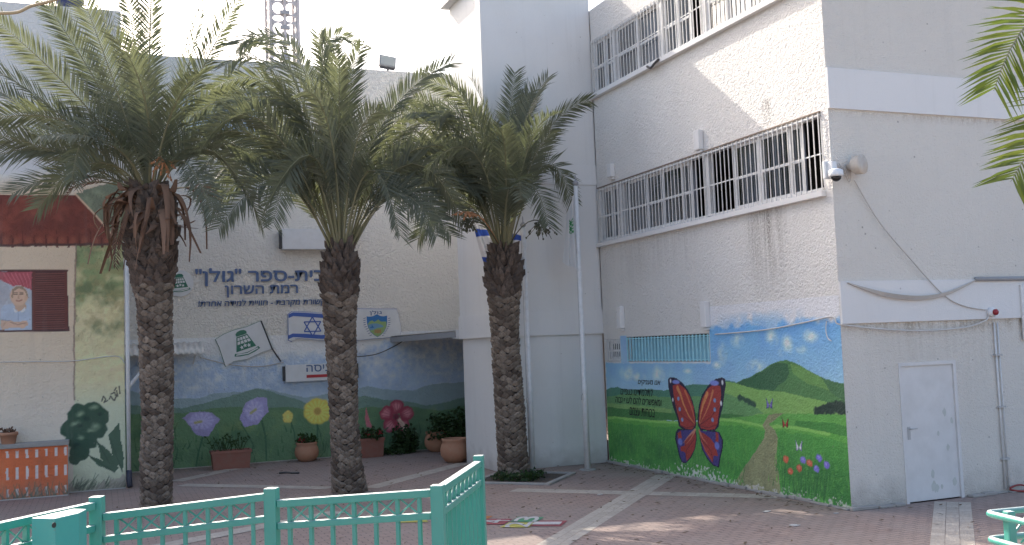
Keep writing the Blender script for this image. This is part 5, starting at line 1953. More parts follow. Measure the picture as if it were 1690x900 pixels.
palm2, cr2, Y2, rr2 = palm('middle date palm standing in front of the entrance sign and lettering', (577, 812), 18.66,
                           [(577, 814, 30), (573, 770, 25), (568, 700, 23), (566, 640, 24), (563, 575, 25), (561, 530, 27), (561, 490, 29), (562, 455, 27), (563, 430, 21), (563, 405, 13)], (563, 425), tr2, 2, 23, 3.35, (2.6, 3.3), bare=.27)
tr3 = [(838, 250, 850, 118, .3), (858, 235, 905, 128, -.4), (890, 240, 972, 165, -.3), (818, 245, 778, 132, .6), (800, 215, 700, 132, .6), (770, 235, 668, 188, -.5), (745, 285, 650, 330, .7), (882, 255, 932, 345, -.8),
       (868, 305, 905, 372, -1.4), (770, 310, 700, 375, -1.0), (785, 255, 700, 285, -1.3), (845, 250, 880, 140, 1.1), (880, 215, 945, 225, 1.1), (828, 235, 815, 130, -1.0), (790, 200, 735, 160, 1.3), (890, 260, 950, 265, .9),
       (770, 270, 690, 240, 1.2), (800, 300, 745, 360, -1.6), (850, 300, 860, 330, -1.9), (870, 250, 915, 190, -1.6), (810, 260, 770, 215, -1.7), (760, 240, 680, 160, .2), (885, 285, 928, 300, -.9), (760, 330, 690, 395, .2), (835, 280, 825, 210, -1.9),
       (745, 250, 655, 270, -.2), (775, 215, 720, 200, -.8),
       (740, 260, 640, 300, .2), (755, 225, 660, 215, .9), (765, 300, 670, 350, -.4), (890, 235, 960, 220, -.8), (895, 275, 945, 330, .3), (780, 190, 700, 125, -.2)]
palm3, cr3, Y3, rr3 = palm('shortest rightmost date palm in a tree pit before the white tower', (848, 788), 18.6,
                           [(849, 790, 28), (846, 750, 25), (843, 700, 25), (839, 640, 24), (835, 585, 23), (833, 535, 24), (832, 490, 27), (832, 455, 27), (831, 432, 19), (831, 410, 13)], (832, 425), tr3, 2, 37, 3.3, (2.3, 2.9), bare=.27)


def fruits(parent, px, py, Y, stalk_from, mat, n, spread, drop, rr):
    mb = MB()
    top_ = onY(px, py, Y)
    mb.tube(qbez(stalk_from, (stalk_from + top_) * .5 + Vector((0, 0, .25)), top_, 6), .012, 5)
    for i in range(n):
        e = top_ + Vector((rr.gauss(0, spread), rr.gauss(0, spread), -rr.uniform(.1, 1) * drop))
        mb.tube([top_, (top_ + e) * .5 + Vector((rr.gauss(0, .02), 0, .03)), e], .006, 4)
        for k in range(3):
            q_ = top_.lerp(e, rr.uniform(.5, 1.0))
            mb.lathe(q_ - Vector((0, 0, .02)), [(.006, 0), (.018, .015), (.016, .035), (.004, .045)], 6)
    return mb.build('fruit_cluster', mat, parent, True)


fruits(palm3, 893, 365, Y3 - .7, cr3, M['fruit_dark'], 24, .14, .42, rr3)
fruits(palm3, 772, 362, Y3 - .9, cr3, M['fruit_dark'], 30, .14, .25, rr3)
fruits(palm3, 770, 350, Y3 - .95, cr3, M['fruit_orange'], 12, .12, .16, rr3)
fruits(palm1, 268, 262, Y1 - .6, cr1, M['fruit_orange'], 10, .12, .5, rr1)

# near palm whose fronds enter at the right edge
rr4 = random.Random(77)
DN = 8.0
cp = EYE + (RX * ((1930 - 845) / FPX) - UX * ((70 - 450) / FPX) + FX) * DN


def npx(px, py, d):
    return EYE + (RX * ((px - 845) / FPX) - UX * ((py - 450) / FPX) + FX) * d


palm4 = thing('date_palm', (cp.x, cp.y, 0), 'near date palm whose yellow green frond tips enter at the right edge', 'palm tree', 'date palms in the courtyard')
trunk('trunk', [(-.05, cp.x, cp.y, .28), (2.0, cp.x, cp.y, .25), (cp.z - 1, cp.x, cp.y, .30), (cp.z, cp.x, cp.y, .2)], palm4, rr4, cp.z - 1.2)
for (mx, my, tx, ty, d) in ((1755, 0, 1640, 150, 7.4), (1800, 130, 1668, 300, 7.3)):
    frond('frond', qbez(cp, npx(mx, my, (DN + d) / 2), npx(tx, ty, d), 14), palm4, rr4, M['frond_near'], leaf=.50, ds=.030, wd=.022, vee=.15)
for i in range(18):
    az = rr4.uniform(-1.9, 1.6)
    Lf = rr4.uniform(2.4, 3.0)
    el = math.radians(rr4.uniform(10, 70))
    hd = Vector((math.sin(az + math.pi / 2 - .3), math.cos(az + math.pi / 2 - .3), 0))
    if hd.dot(rl) < .1:
        continue
    tip = cp + hd * Lf * math.cos(el) + Vector((0, 0, Lf * (math.sin(el) - .35)))
    frond('frond', qbez(cp, cp + hd * Lf * .4 + Vector((0, 0, Lf * .5 * math.sin(el))), tip, 10), palm4, rr4, M['frond_near'], leaf=.36)

# weeds and tree pit at palm 3
bp = onZ(848, 790)


def bush(name, c, r, h, n, mat, label=None, cat='plant', parent=None, seed=1, leafl=.09, leafw=.035, flat=False, group=None):
    rr = random.Random(seed)
    V, F = [], []
    c = Vector(c)
    for i in range(n):
        th, ph = rr.uniform(0, 2 * math.pi), rr.uniform(0, 1)
        q_ = c + Vector((r * math.sqrt(rr.random()) * math.cos(th), r * math.sqrt(rr.random()) * math.sin(th), h * ph * (1 - .4 * rr.random())))
        d = Vector((rr.gauss(0, 1), rr.gauss(0, 1), rr.uniform(-.2, 1.2))).normalized()
        w_ = d.orthogonal().normalized()
        w_ = (w_ * math.cos(th * 3) + d.cross(w_) * math.sin(th * 3)) * leafw * rr.uniform(.7, 1.3)
        l = leafl * rr.uniform(.6, 1.4)
        b = len(V)
        V += [q_, q_ + d * l * .5 + w_, q_ + d * l * .5 - w_, q_ + d * l]
        F += [(b, b + 1, b + 3, b + 2)]
    for i in range(max(3, n // 40)):
        th = rr.uniform(0, 2 * math.pi)
        e = c + Vector((r * .7 * math.cos(th), r * .7 * math.sin(th), h * rr.uniform(.5, .95)))
        b = len(V)
        V += [c + Vector((.006, 0, 0)), c - Vector((.006, 0, 0)), e + Vector((.003, 0, 0)), e - Vector((.003, 0, 0))]
        F += [(b, b + 1, b + 3, b + 2)]
    o = raw(name, V, F, mat, parent)
    if label:
        tagit(o, label, cat, group)
    return o


bush('ground_plant', (bp.x + .05, bp.y - .15, .0), .52, .16, 900, M['shrub'], 'low dark green weeds round the foot of the right palm', seed=3, leafl=.07, leafw=.02)
tp_ = thing('tree_pit', (bp.x, bp.y, 0), 'square soil tree pit with low kerb under the right palm', 'tree pit')
s45 = Vector((d1.x, d1.y, 0))
n45 = Vector((d2.x, d2.y, 0))
FTP = Fr((bp.x + .15, bp.y - .12, 0), s45, n45, (0, 0, 1))
mb = MB()
mb.box(FTP, -.72, .72, -.72, .72, .001, .008)
mb.build('soil', M['soil'], tp_)
mb = MB()
for (u0, u1, v0, v1) in ((-.82, .82, -.82, -.721), (-.82, .82, .721, .82), (-.82, -.721, -.72, .72), (.721, .82, -.72, .72)):
    mb.box(FTP, u0, u1, v0, v1, .001, .035)
mb.build('kerb', M['concrete'], tp_, bevel=.006)

# ================================================================== FLAGPOLES AND FLAGS
def flagpole(label, top_px, base_px):
    b = onZ(*base_px)
    tp = onY(*top_px, b.y)
    t = thing('flagpole', (b.x, b.y, 0), label, 'flagpole', 'flagpoles before the tower')
    H_ = tp.z
    mb = MB()
    mb.lathe((b.x, b.y, 0), [(.062, 0), (.062, 1.55), (.066, 1.57), (.066, 1.66), (.052, 1.70), (.045, H_ - .05)], 16)
    mb.build('pole', M['white_metal'], t, True)
    mb = MB()
    mb.lathe((b.x, b.y, H_ - .05), [(.02, 0), (.055, .03), (.06, .07), (.035, .10), (.012, .12), (.012, .20), (.0, .24)], 12)
    mb.build('finial', M['grey_metal'], t, True)
    mb = MB()
    mb.lathe((b.x, b.y, 0), [(.17, 0), (.17, .02), (.08, .03)], 20)
    mb.build('base_plate', M['concrete'], t)
    mb = MB()
    mb.tube([(b.x - .09, b.y - .05, 1.4), (b.x - .09, b.y - .05, 1.5), (b.x - .055, b.y - .03, 1.52)], .012, 6)
    mb.tube([(b.x - .075, b.y - .03, 1.45), (b.x - .06, b.y - .03, H_ - .1)], .006, 5)
    mb.build('halyard', M['grey_plastic'], t)
    return b, H_


fb1, H1 = flagpole('white flagpole beside the right palm trunk carrying the blue striped flag', (866, 372), (879, 783))
fb2, H2 = flagpole('white flagpole nearest the butterfly mural with a furled green and white flag', (948, 303), (970, 776))


def cloth(name, label, quad, col, nu=60, nv=44, fold=.05, freq=5, ydep=0.0):
    """hanging cloth over four corner points; col(s, t) gives its printed pattern"""
    A, B, C_, D_ = [Vector(q_) for q_ in quad]     # hoist top, fly top, fly bottom, hoist bottom
    V, F, cc = [], [], []
    for j in range(nv + 1):
        t = j / nv
        for i in range(nu + 1):
            s = i / nu
            p = A.lerp(B, s).lerp(D_.lerp(C_, s), t)
            p = p + Vector((0, 1, 0)) * fold * math.sin(s * freq * 2 * math.pi + t * 1.5) * (.3 + s)
            p = p + Vector((0, 0, 1)) * (.03 * math.sin(s * 9 + t * 4))
            V.append(p)
            cc += [*col(s, t), 1.0]
    for j in range(nv):
        for i in range(nu):
            a_ = j * (nu + 1) + i
            F.append((a_, a_ + 1, a_ + nu + 2, a_ + nu + 1))
    o = raw(name, V, F, M['flag_cloth'], None, True)
    at = o.data.color_attributes.new('Col', 'FLOAT_COLOR', 'POINT')
    at.data.foreach_set('color', cc)
    return tagit(o, label, 'flag')


def israel(s, t):
    if .10 < t < .27 or .73 < t < .90:
        return (.04, .09, .38)
    x, y = (s - .5) * 1.45, t - .5
    for sg_ in (-1, 1):
        d = max(sg_ * y - .0, 0)
        v = [(math.sin(2 * math.pi * k / 3), -sg_ * math.cos(2 * math.pi * k / 3)) for k in range(3)]
        m_ = max((-(v[k][0] * x + v[k][1] * y)) for k in range(3))
        if .066 < m_ < .098:
            return (.04, .09, .38)
    return (.72, .72, .74)


ft = fb1.y - .02
cloth('flag', 'blue and white striped flag drooping behind the right palm crown', [(fb1.x - .05, ft, onY(864, 384, ft).z), onY(781, 372, ft), onY(802, 440, ft), (fb1.x - .05, ft, onY(864, 445, ft).z)], israel)
ft = fb2.y - .02


def scout(s, t):
    x, y = s - .5, t - .35
    if abs(x) < .2 and abs(y) < .12 and (int(t * 60) + int(s * 9)) % 3 != 0:
        return (.05, .28, .10)
    return (.68, .69, .70)


cloth('flag', 'limp white flag with green emblem hanging on the right flagpole', [(fb2.x - .055, ft, onY(948, 322, ft).z), onY(936, 352, ft), onY(931, 434, ft), onY(957, 449, ft)], scout, 30, 50, .05, 2)

# ================================================================== THINGS FIXED TO THE WING
p = onY(1380, 281, YD - .22)
t = thing('dome_camera', (p.x, YD, p.z), 'white dome security camera on the wing corner', 'camera')
FC = Fr((p.x, YD, p.z), (1, 0, 0), (0, 0, 1), (0, -1, 0))
mb = MB()
mb.box(FC, -.07, .10, -.10, .16, .002, .06)
mb.box(FC, -.03, .06, -.03, .14, .06, .17)
mb.build('bracket', M['white_plastic'], t, bevel=.012)
mb = MB()
cc_ = FC(.01, -.02, .20)
mb.lathe(cc_ + Vector((0, 0, -.07)), [(.100, 0), (.105, .02), (.100, .09), (.06, .11)], 24)
mb.build('housing', M['white_plastic'], t, True)
mb = MB()
mb.lathe(cc_ + Vector((0, 0, -.071)), [(.075, 0), (.07, -.03), (.05, -.055), (.02, -.07), (.001, -.072)], 24)
mb.build('dome', paint('dark_dome', (.02, .018, .018), .1, .05), t, True)
p = onY(1407, 274, YD - .12)
t = thing('horn_speaker', (p.x, YD, p.z), 'weathered round loudspeaker beside the dome camera', 'loudspeaker')
mb = MB()
mb.lathe((p.x, YD - .005, p.z), [(.04, 0), (.06, .06), (.10, .09), (.135, .13), (.15, .24), (.145, .25), (.0, .24)], 28, axis=(.35, -.93, .05))
mb.build('horn', paint('weathered_beige', (.58, .52, .45), .6, .5, 9, dirtcol=(.42, .28, .17)), t, True)
mb = MB()
rrc = random.Random(2)
for k in range(5):
    a_ = Vector((p.x - .17 + .02 * k, YD - .03, p.z + .05 - .02 * k))
    mb.tube(qbez(a_, a_ + Vector((.06, -.03, -.12 - .02 * k)), a_ + Vector((.13, .01, -.02)), 8), .006, 5)
mb.build('cable', M['cable_grey'], t)


def cable(name, label, pts, r, mat, cat='cable', n=6):
    mb = MB()
    mb.tube(pts, r, n)
    o = mb.build(name, mat, None, True)
    return tagit(o, label, cat)


def spl3(pts, k=8):
    out = []
    pts = [Vector(p) for p in pts]
    for i in range(len(pts) - 1):
        p0 = pts[max(i - 1, 0)]
        p1, p2 = pts[i], pts[i + 1]
        p3 = pts[min(i + 2, len(pts) - 1)]
        for j in range(k):
            t = j / k
            out.append(.5 * ((2 * p1) + (p2 - p0) * t + (2 * p0 - 5 * p1 + 4 * p2 - p3) * t * t + (3 * p1 - p0 - 3 * p2 + p3) * t ** 3))
    return out + [pts[-1]]


yd = YD - .05
mb = MB()
for k in range(4):
    z_ = .018 * k
    mb.tube(spl3([onY(1399, 467, yd), onY(1430, 476 + k * 1.0, yd - .02), onY(1470, 485 + k * 2.0, yd - .03), onY(1520, 489 + k * 1.8, yd - .03), onY(1565, 482 + k * 1.2, yd - .02), onY(1612, 462, yd)]), .0095, 6)
tagit(mb.build('cable_bundle', M['cable_grey'], None, True), 'sagging bundle of grey cables across the pale band', 'cable')
mb = MB()
a_, b_ = onY(1610, 461, yd), onY(1760, 459, yd)
mb.tube([(a_.x, yd, a_.z), (b_.x, yd, b_.z)], .035, 10)
tagit(mb.build('conduit', M['grey_metal'], None, True), 'grey horizontal conduit at the right edge above the door wall', 'pipe')
cable('cable', 'thin grey cable slanting from the loudspeaker down to the red siren', spl3([onY(1410, 298, YD - .03), onY(1450, 365, YD - .05), onY(1500, 425, YD - .06), onY(1555, 485, YD - .06), onY(1590, 505, YD - .05), onY(1628, 512, YD - .06)]), .008, M['cable_grey'])
cable('cable', 'thin pale cable drooping under the lower concrete band', spl3([onY(1396, 537, YD - .05), onY(1450, 543, YD - .05), onY(1520, 546, YD - .06), onY(1590, 541, YD - .06), onY(1625, 530, YD - .06), onY(1632, 522, YD - .06)]), .012, M['cable_white'])
cable('cable', 'pale cable loop hanging at the mural corner', spl3([onX(1180, 552, XW - .03), onX(1260, 545, XW - .03), onX(1330, 532, XW - .03), onX(1372, 523, XW - .03), onX(1381, 534, XW - .03), onY(1396, 537, YD - .05)]), .011, M['cable_white'])
cable('cable', 'thin cable end looped over the blue painted sky', spl3([onX(1364, 530, XW - .03), onX(1363, 545, XW - .03), onX(1366, 558, XW - .04), onX(1372, 563, XW - .05)]), .008, M['cable_white'])
cable('cable', 'thin cable running below the awnings across the entrance wall', spl3([onY(580, 590, YB - .08), onY(620, 585, YB - .08), onY(650, 572, YB - .08), onY(665, 563, YB - .1)]), .012, M['cable_dark'])
cable('cable', 'thin dark cable across the meadow mural behind the left palm', spl3([onY(330, 590, YB - .03), onY(380, 602, YB - .03), onY(430, 605, YB - .03), onY(468, 598, YB - .03)]), .010, M['cable_grey'])
cable('cable', 'thin dark cable running down the painted left wall', spl3([onY(0, 598, YL - .03), onY(60, 597, YL - .03), onY(120, 596, YL - .03), onY(190, 588, YL - .03), onY(206, 600, YL - .03)]), .010, M['cable_white'])
cable('drooping_cable', 'tan drooping cable at the top left corner', spl3([onY(-60, 20, 15.5), onY(0, 22, 15.5), onY(30, 20, 15.5), onY(52, 10, 15.5), onY(90, 0, 15.5), onY(150, -25, 15.5)]), .022, M['cable_tan'])
p = onY(1631, 516, YD)
t = thing('siren', (p.x, YD, p.z), 'small red and white siren under the cable bundle', 'siren')
mb = MB()
mb.lathe((p.x, YD - .036, p.z), [(.075, 0), (.075, .06), (.05, .09)], 20, axis=(0, -1, 0))
mb.build('housing', M['white_plastic'], t, True)
mb = MB()
mb.lathe((p.x, YD - .127, p.z), [(.048, 0), (.048, .03), (.03, .05), (0.001, .055)], 20, axis=(0, -1, 0))
mb.build('lens', M['red_lens'], t, True)
a_ = onY(1640, 536, YD - .03)
b_ = onY(1655, 806, YD - .03)
t = thing('wall_conduit', (a_.x, YD, 0), 'pair of white vertical conduits right of the door', 'pipe')
mb = MB()
mb.tube([(12.93, YD - .025, .06), (12.93, YD - .025, 2.62)], .015, 8)
mb.tube([(13.0, YD - .025, .06), (13.0, YD - .025, 2.62)], .011, 8)
mb.build('pipe', M['white_metal'], t, True)
mb = MB()
for z in (.5, 1.3, 2.1):
    mb.box(FD, 12.89 - XW, 13.03 - XW, z, z + .03, .001, .055)
mb.build('clip', M['grey_plastic'], t)
cable('power_cable', 'red power cable on the pavers right of the door wall', spl3([(12.98, YD - .05, .05), (13.1, YD - .12, .02), (13.4, YD - .25, .015), (13.8, YD - .3, .02), (14.5, YD - .2, .02)]), .016, M['cable_red'])
cable('power_cable', 'second red cable lying closer to the right conduit foot', spl3([(12.98, YD - .06, .07), (13.2, YD - .06, .10), (13.5, YD - .16, .02), (14.2, YD - .05, .02)]), .014, M['cable_red'])
mb = MB()
mb.box(FD, 13.5 - XW, 13.6 - XW, 2.33, 3.2, .036, .07)
tagit(mb.build('junction_cover', M['white_metal'], None, bevel=.006), 'narrow white vertical cover at the far right of the door wall', 'cover')
# dark hose caught on the upper grille
cable('hose', 'dark hose looped on the upper window bars', spl3([onX(1068, 110, XW - .12), onX(1074, 112, XW - .14), onX(1080, 105, XW - .13), onX(1087, 98, XW - .12)]), .025, M['cable_dark'])

# ================================================================== POTS AND PLANTS
def pot(name, label, c, prof, mat, soil_z, r):
    t = thing(name, c, label, 'flower pot')
    mb = MB()
    mb.lathe(c, prof, 32, close=False)
    mb.lathe(c, [(prof[0][0], .0), (0.001, .0)], 32, close=False)
    mb.build('pot', mat, t, True)
    mb = MB()
    mb.lathe((c[0], c[1], c[2] + soil_z), [(r, 0), (.001, .02)], 24, close=False)
    mb.build('soil', M['soil'], t)
    return t


def roundpot(s):
    return [(.15 * s, 0), (.22 * s, .04 * s), (.285 * s, .14 * s), (.30 * s, .24 * s), (.275 * s, .34 * s), (.245 * s, .40 * s), (.265 * s, .43 * s), (.265 * s, .47 * s), (.235 * s, .47 * s), (.225 * s, .41 * s), (.24 * s, .36 * s)]


q_ = onZ(508, 762)
c_ = (q_.x, 24.55, 0)
pot('round_pot', 'round terracotta pot under the yellow painted flowers', c_, roundpot(.95), M['terracotta'], .36, .22)
bush('potted_plant', (c_[0], c_[1], .36), .24, .30, 160, M['shrub'], 'small dark plant in the round pot under the yellow flowers', seed=5)
bush('flower_bunch', (c_[0] - .1, c_[1], .46), .12, .12, 24, M['shrub_red'], 'few dull red blooms in the round pot', 'flowers', seed=6, leafl=.06)
q_ = onZ(757, 764)
c_ = (7.36, 21.95, 0)
pot('round_pot', 'pale round terracotta pot at the tower corner', c_, roundpot(1.12), M['terracotta'], .42, .26)
q_ = onZ(722, 743)
c_ = (7.75, 24.5, 0)
pot('round_pot', 'round terracotta pot in the dark passage under the canopy', c_, roundpot(1.05), M['terracotta'], .4, .24)
bush('potted_plant', (c_[0] + .3, c_[1] - .3, .30), .60, .75, 800, M['shrub'], 'leafy bush over the pot in the dark passage', seed=9, leafl=.11)


def trough(label, x0, x1, y, d, h):
    t = thing('planter_box', ((x0 + x1) / 2, y, 0), label, 'planter')
    f_ = Fr(((x0 + x1) / 2, y, 0), (1, 0, 0), (0, 0, 1), (0, -1, 0))
    w_ = (x1 - x0) / 2
    mb = MB()
    prof = [(w_ * .90, d / 2 * .85, .0), (w_ * .97, d / 2 * .97, h * .85), (w_ * 1.02, d / 2 * 1.08, h * .851), (w_ * 1.02, d / 2 * 1.08, h), (w_ * .95, d / 2 * .95, h), (w_ * .93, d / 2 * .9, h * .8)]
    V, F = [], []
    for (a_, b_, z) in prof:
        V += [f_(-a_, z, b_), f_(a_, z, b_), f_(a_, z, -b_), f_(-a_, z, -b_)]
    for i in range(len(prof) - 1):
        for k in range(4):
            F.append((i * 4 + k, i * 4 + (k + 1) % 4, i * 4 + 4 + (k + 1) % 4, i * 4 + 4 + k))
    F.append((0, 1, 2, 3))
    mb.add(V, F)
    mb.build('box', M['plastic_terracotta'], t)
    mb = MB()
    mb.add([f_(-w_ * .93, h * .8, d * .45), f_(w_ * .93, h * .8, d * .45), f_(w_ * .93, h * .8, -d * .45), f_(-w_ * .93, h * .8, -d * .45)], [(0, 1, 2, 3)])
    mb.build('soil', M['soil'], t)
    return t


a_, b_ = onY(348, 760, 24.2), onY(414, 760, 24.2)
trough('long brown plastic planter box under the purple painted flowers', a_.x, b_.x, 24.25, .38, .42)
rr = random.Random(41)
V, F = [], []
for i in range(26):
    c_ = Vector((rr.uniform(a_.x + .08, b_.x - .08), 24.25 + rr.uniform(-.1, .1), .34))
    e = c_ + Vector((rr.uniform(-.2, .2), rr.uniform(-.1, .1), rr.uniform(.12, .42)))
    pts = qbez(c_, (c_ + e) * .5 + Vector((rr.uniform(-.05, .05), 0, .06)), e, 4)
    for k in range(4):
        bb = len(V)
        w_ = .010
        V += [pts[k] - Vector((w_, 0, 0)), pts[k] + Vector((w_, 0, 0)), pts[k + 1] + Vector((w_ * .7, 0, 0)), pts[k + 1] - Vector((w_ * .7, 0, 0))]
        F.append((bb, bb + 1, bb + 2, bb + 3))
    for k in range(4):
        l = Vector((rr.uniform(-.08, .08), rr.uniform(-.06, .06), rr.uniform(.01, .07)))
        bb = len(V)
        s_ = Vector((.02, .01, .015))
        p_ = pts[rr.randint(2, 4)]
        V += [p_, p_ + l * .5 + s_, p_ + l, p_ + l * .5 - s_]
        F.append((bb, bb + 1, bb + 2, bb + 3))
tagit(raw('potted_plant', V, F, M['shrub']), 'sparse thin stems growing in the long brown planter box', 'plant')
a_, b_ = onY(594, 750, 24.35), onY(633, 750, 24.35)
trough('red brown planter box right of the middle palm trunk', a_.x - .1, b_.x, 24.4, .36, .46)
bush('potted_plant', ((a_.x + b_.x) / 2, 24.4, .38), .30, .32, 260, M['shrub'], 'dense dark plant in the planter right of the middle palm', seed=15)
bush('flower_bunch', ((a_.x + b_.x) / 2, 24.3, .5), .28, .16, 30, M['shrub_red'], 'few dull red blooms in the planter beside the middle palm', 'flowers', seed=16, leafl=.06)
bush('shrub', (7.0, 24.75, 0.0), .30, .75, 420, M['shrub'], 'dark leafy shrub against the mural beside the passage', 'shrub', seed=17, leafl=.10)
bush('creeper', (6.75, 24.75, 0.0), .50, .14, 260, M['shrub'], 'low dark creeper along the mural foot near the passage', 'plant', seed=19)
p = onY(14, 728, YF + .15)
pot('flower_pot', 'small terracotta pot on the orange painted low wall', (p.x, YF + .15, pe.z + .03), [(.12, 0), (.15, .16), (.17, .162), (.17, .22), (.145, .22), (.14, .17)], M['terracotta'], .17, .14)
bush('potted_plant', (p.x, YF + .15, pe.z + .19), .12, .14, 60, M['dead'], 'withered brown plant in the pot on the low wall', seed=23, leafl=.06)

# ================================================================== HOPSCOTCH
h7 = lambda x, y: onZ(780 + x / 2.726, 740 + y / 2.725)
hop = thing('hopscotch', (5.9, 13.7, 0), 'faded painted hopscotch squares on the pavers by the gate', 'painted game')
FG = Fr((0, 0, 0), (1, 0, 0), (0, 1, 0), (0, 0, 1))
for nm, mt, pts in (('hop_square', 'hop_green', [(205, 311), (322, 312), (288, 334), (172, 333)]), ('hop_square', 'hop_yellow', [(164, 336), (287, 336), (252, 359), (122, 358)]),
                    ('hop_square', 'hop_red', [(55, 320), (178, 320), (142, 345), (15, 345)]), ('hop_square', 'hop_red', [(292, 328), (428, 328), (396, 353), (256, 352)]),
                    ('hop_square', 'hop_orange', [(-10, 305), (92, 307), (70, 319), (-40, 319)]), ('hop_square', 'hop_yellow', [(-330, 322), (-210, 320), (-200, 334), (-330, 337)]), ('hop_square', 'hop_blue', [(-205, 308), (-150, 306), (-160, 320), (-205, 322)])):
    q_ = [h7(*p) for p in pts]
    raw(nm, [(p.x, p.y, .0085) for p in q_], [(0, 1, 2, 3)], M[mt], hop)
for s_, c_, w_ in (('3', (245, 322), .42), ('2', (205, 347), .42), ('4', (95, 332), .40), ('1', (335, 340), .36)):
    q_ = h7(*c_)
    ax = (h7(c_[0] + 30, c_[1]) - q_).normalized()
    ay = Vector((-ax.y, ax.x, 0))
    FH = Fr((q_.x, q_.y, 0), ax, ay, (0, 0, 1))
    mb = MB()
    if s_ in '14':
        lettering(mb, FH, s_, -w_ * .55, w_ * .55, -w_ * .30, w_ * .30, .0105, .011, .015, 0, 90)
    else:
        lettering(mb, FH, s_, -w_ * .4, w_ * .4, -w_ * .5, w_ * .5, .0105, .011, .015, 0, 90)
    raw('number', mb.v, mb.f, M['road_white'], hop)

# fallen leaves and scraps on the paving
rr = random.Random(99)
V, F = [], []
for i in range(900):
    if rr.random() < .6:
        x, y = rr.uniform(2, 12), rr.uniform(9.5, 24.5)
    else:
        s_ = rr.random()
        x, y = (9.95 - abs(rr.gauss(0, .25)), rr.uniform(12, 19.5)) if s_ < .5 else (rr.choice((.9, 4.2, 7.5)) + rr.gauss(0, .6), rr.gauss(18.4, .6)) if s_ < .8 else (rr.uniform(.6, 7.2), 24.85 - abs(rr.gauss(0, .25)))
    if y > 11.9 and x > 9.9:
        continue
    a_ = rr.uniform(0, 6.28)
    l, w_ = rr.uniform(.02, .07), rr.uniform(.008, .02)
    d = Vector((math.cos(a_), math.sin(a_), 0))
    n_ = Vector((-d.y, d.x, 0))
    c_ = Vector((x, y, .012))
    b = len(V)
    V += [c_ - d * l, c_ + n_ * w_ + Vector((0, 0, .008)), c_ + d * l + Vector((0, 0, .012)), c_ - n_ * w_]
    F.append((b, b + 1, b + 2, b + 3))
tagit(raw('fallen_leaves', V, F, M['litter']), kind='stuff')
rr = random.Random(17)
for (px, py) in ((1265, 845), (1295, 816), (1380, 848), (990, 817), (1310, 868)):
    q_ = onZ(px, py)
    k = 9
    mb = MB()
    s_ = rr.uniform(.05, .11)
    mb.prism(Fr((q_.x, q_.y, .005), (1, 0, 0), (0, 1, 0), (0, 0, 1)), [(s_ * rr.uniform(.5, 1.1) * math.cos(6.283 * i / k), s_ * rr.uniform(.3, .7) * math.sin(6.283 * i / k)) for i in range(k)], 0, .006)
    tagit(mb.build('plaster_scrap', M['road_white']), 'flat white plaster scrap lying on the pavers', 'debris', 'white plaster scraps on the paving')
# grate at the left foot of the fence scene: twig
cable('twig', 'dark fallen frond twig on the paving before the mural', [onZ(461, 781, .02), onZ(472, 780, .03), onZ(483, 781, .02), onZ(494, 780.5, .02)], .02, M['cable_dark'], 'twig')

# ================================================================== TURQUOISE FENCE AND GATE
ZT = 1.85
fence = thing('railing', (.8, 5.5, SWZ), 'turquoise railing with crossed braces along the raised pavement', 'fence')


def pz(px, py, z=ZT):
    return onZ(px, py, z)


def railing(parent, A, B, nb, zt, drop=0.0, bw=.028):
    """one bay; its left end (A) sits lower by drop, as the pavement falls"""
    A, B = Vector((A.x, A.y, 0)), Vector((B.x, B.y, 0))
    z = Vector((0, 0, 1))
    t = (B - A).normalized()
    dn = z * -drop

    def at(f, h):
        return A.lerp(B, f) + dn * (1 - f) + z * h
    for nm, h, w_, hh in (('top_rail', zt - .02, .046, .038), ('middle_rail', zt - .135, .040, .034), ('bottom_rail', SWZ + .16, .040, .034)):
        mb = MB()
        mb.bar(at(0, h), at(1, h), w_, hh)
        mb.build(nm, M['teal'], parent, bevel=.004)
    fs = [(i + .55) / (nb + .1) for i in range(nb)]
    hw = bw / 2 / (B - A).length
    for f in fs:
        mb = MB()
        mb.bar(at(f, SWZ + .178), at(f, zt - .153), bw, .018, t)
        mb.bar(at(f, zt - .117), at(f, zt - .04), bw, .018, t)
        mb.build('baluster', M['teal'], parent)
    n_ = t.cross(z) * .006
    for i in range(nb - 1):
        a_, b_ = fs[i] + hw, fs[i + 1] - hw
        mb = MB()
        mb.tube([at(a_, zt - .116) + n_, at(b_, zt - .041) + n_], .0052, 6)
        mb.tube([at(a_, zt - .041) - n_, at(b_, zt - .116) - n_], .0052, 6)
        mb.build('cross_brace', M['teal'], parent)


P1, P2, P3 = pz(160, 820), pz(448, 806), pz(722, 801)
P0 = pz(-30, 860)
d0 = (P1 - P0).normalized()
for p, d_ in ((P1, P2 - P1), (P2, P3 - P2), (P3, P3 - P2)):
    d_ = d_.normalized()
    mb = MB()
    w_ = .066
    mb.bar(Vector((p.x, p.y, SWZ)), Vector((p.x, p.y, ZT + .002)), w_, w_, d_)
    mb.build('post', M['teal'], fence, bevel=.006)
d12, d23 = (P2 - P1).normalized(), (P3 - P2).normalized()
railing(fence, P1 + d12 * .034, P2 - d12 * .034, 7, ZT - .022, .062)
railing(fence, P2 + d23 * .034, P3 - d23 * .034, 7, ZT - .018, .042)
railing(fence, P1 - d0 * .9, P1 - d0 * .034, 7, ZT - .022)
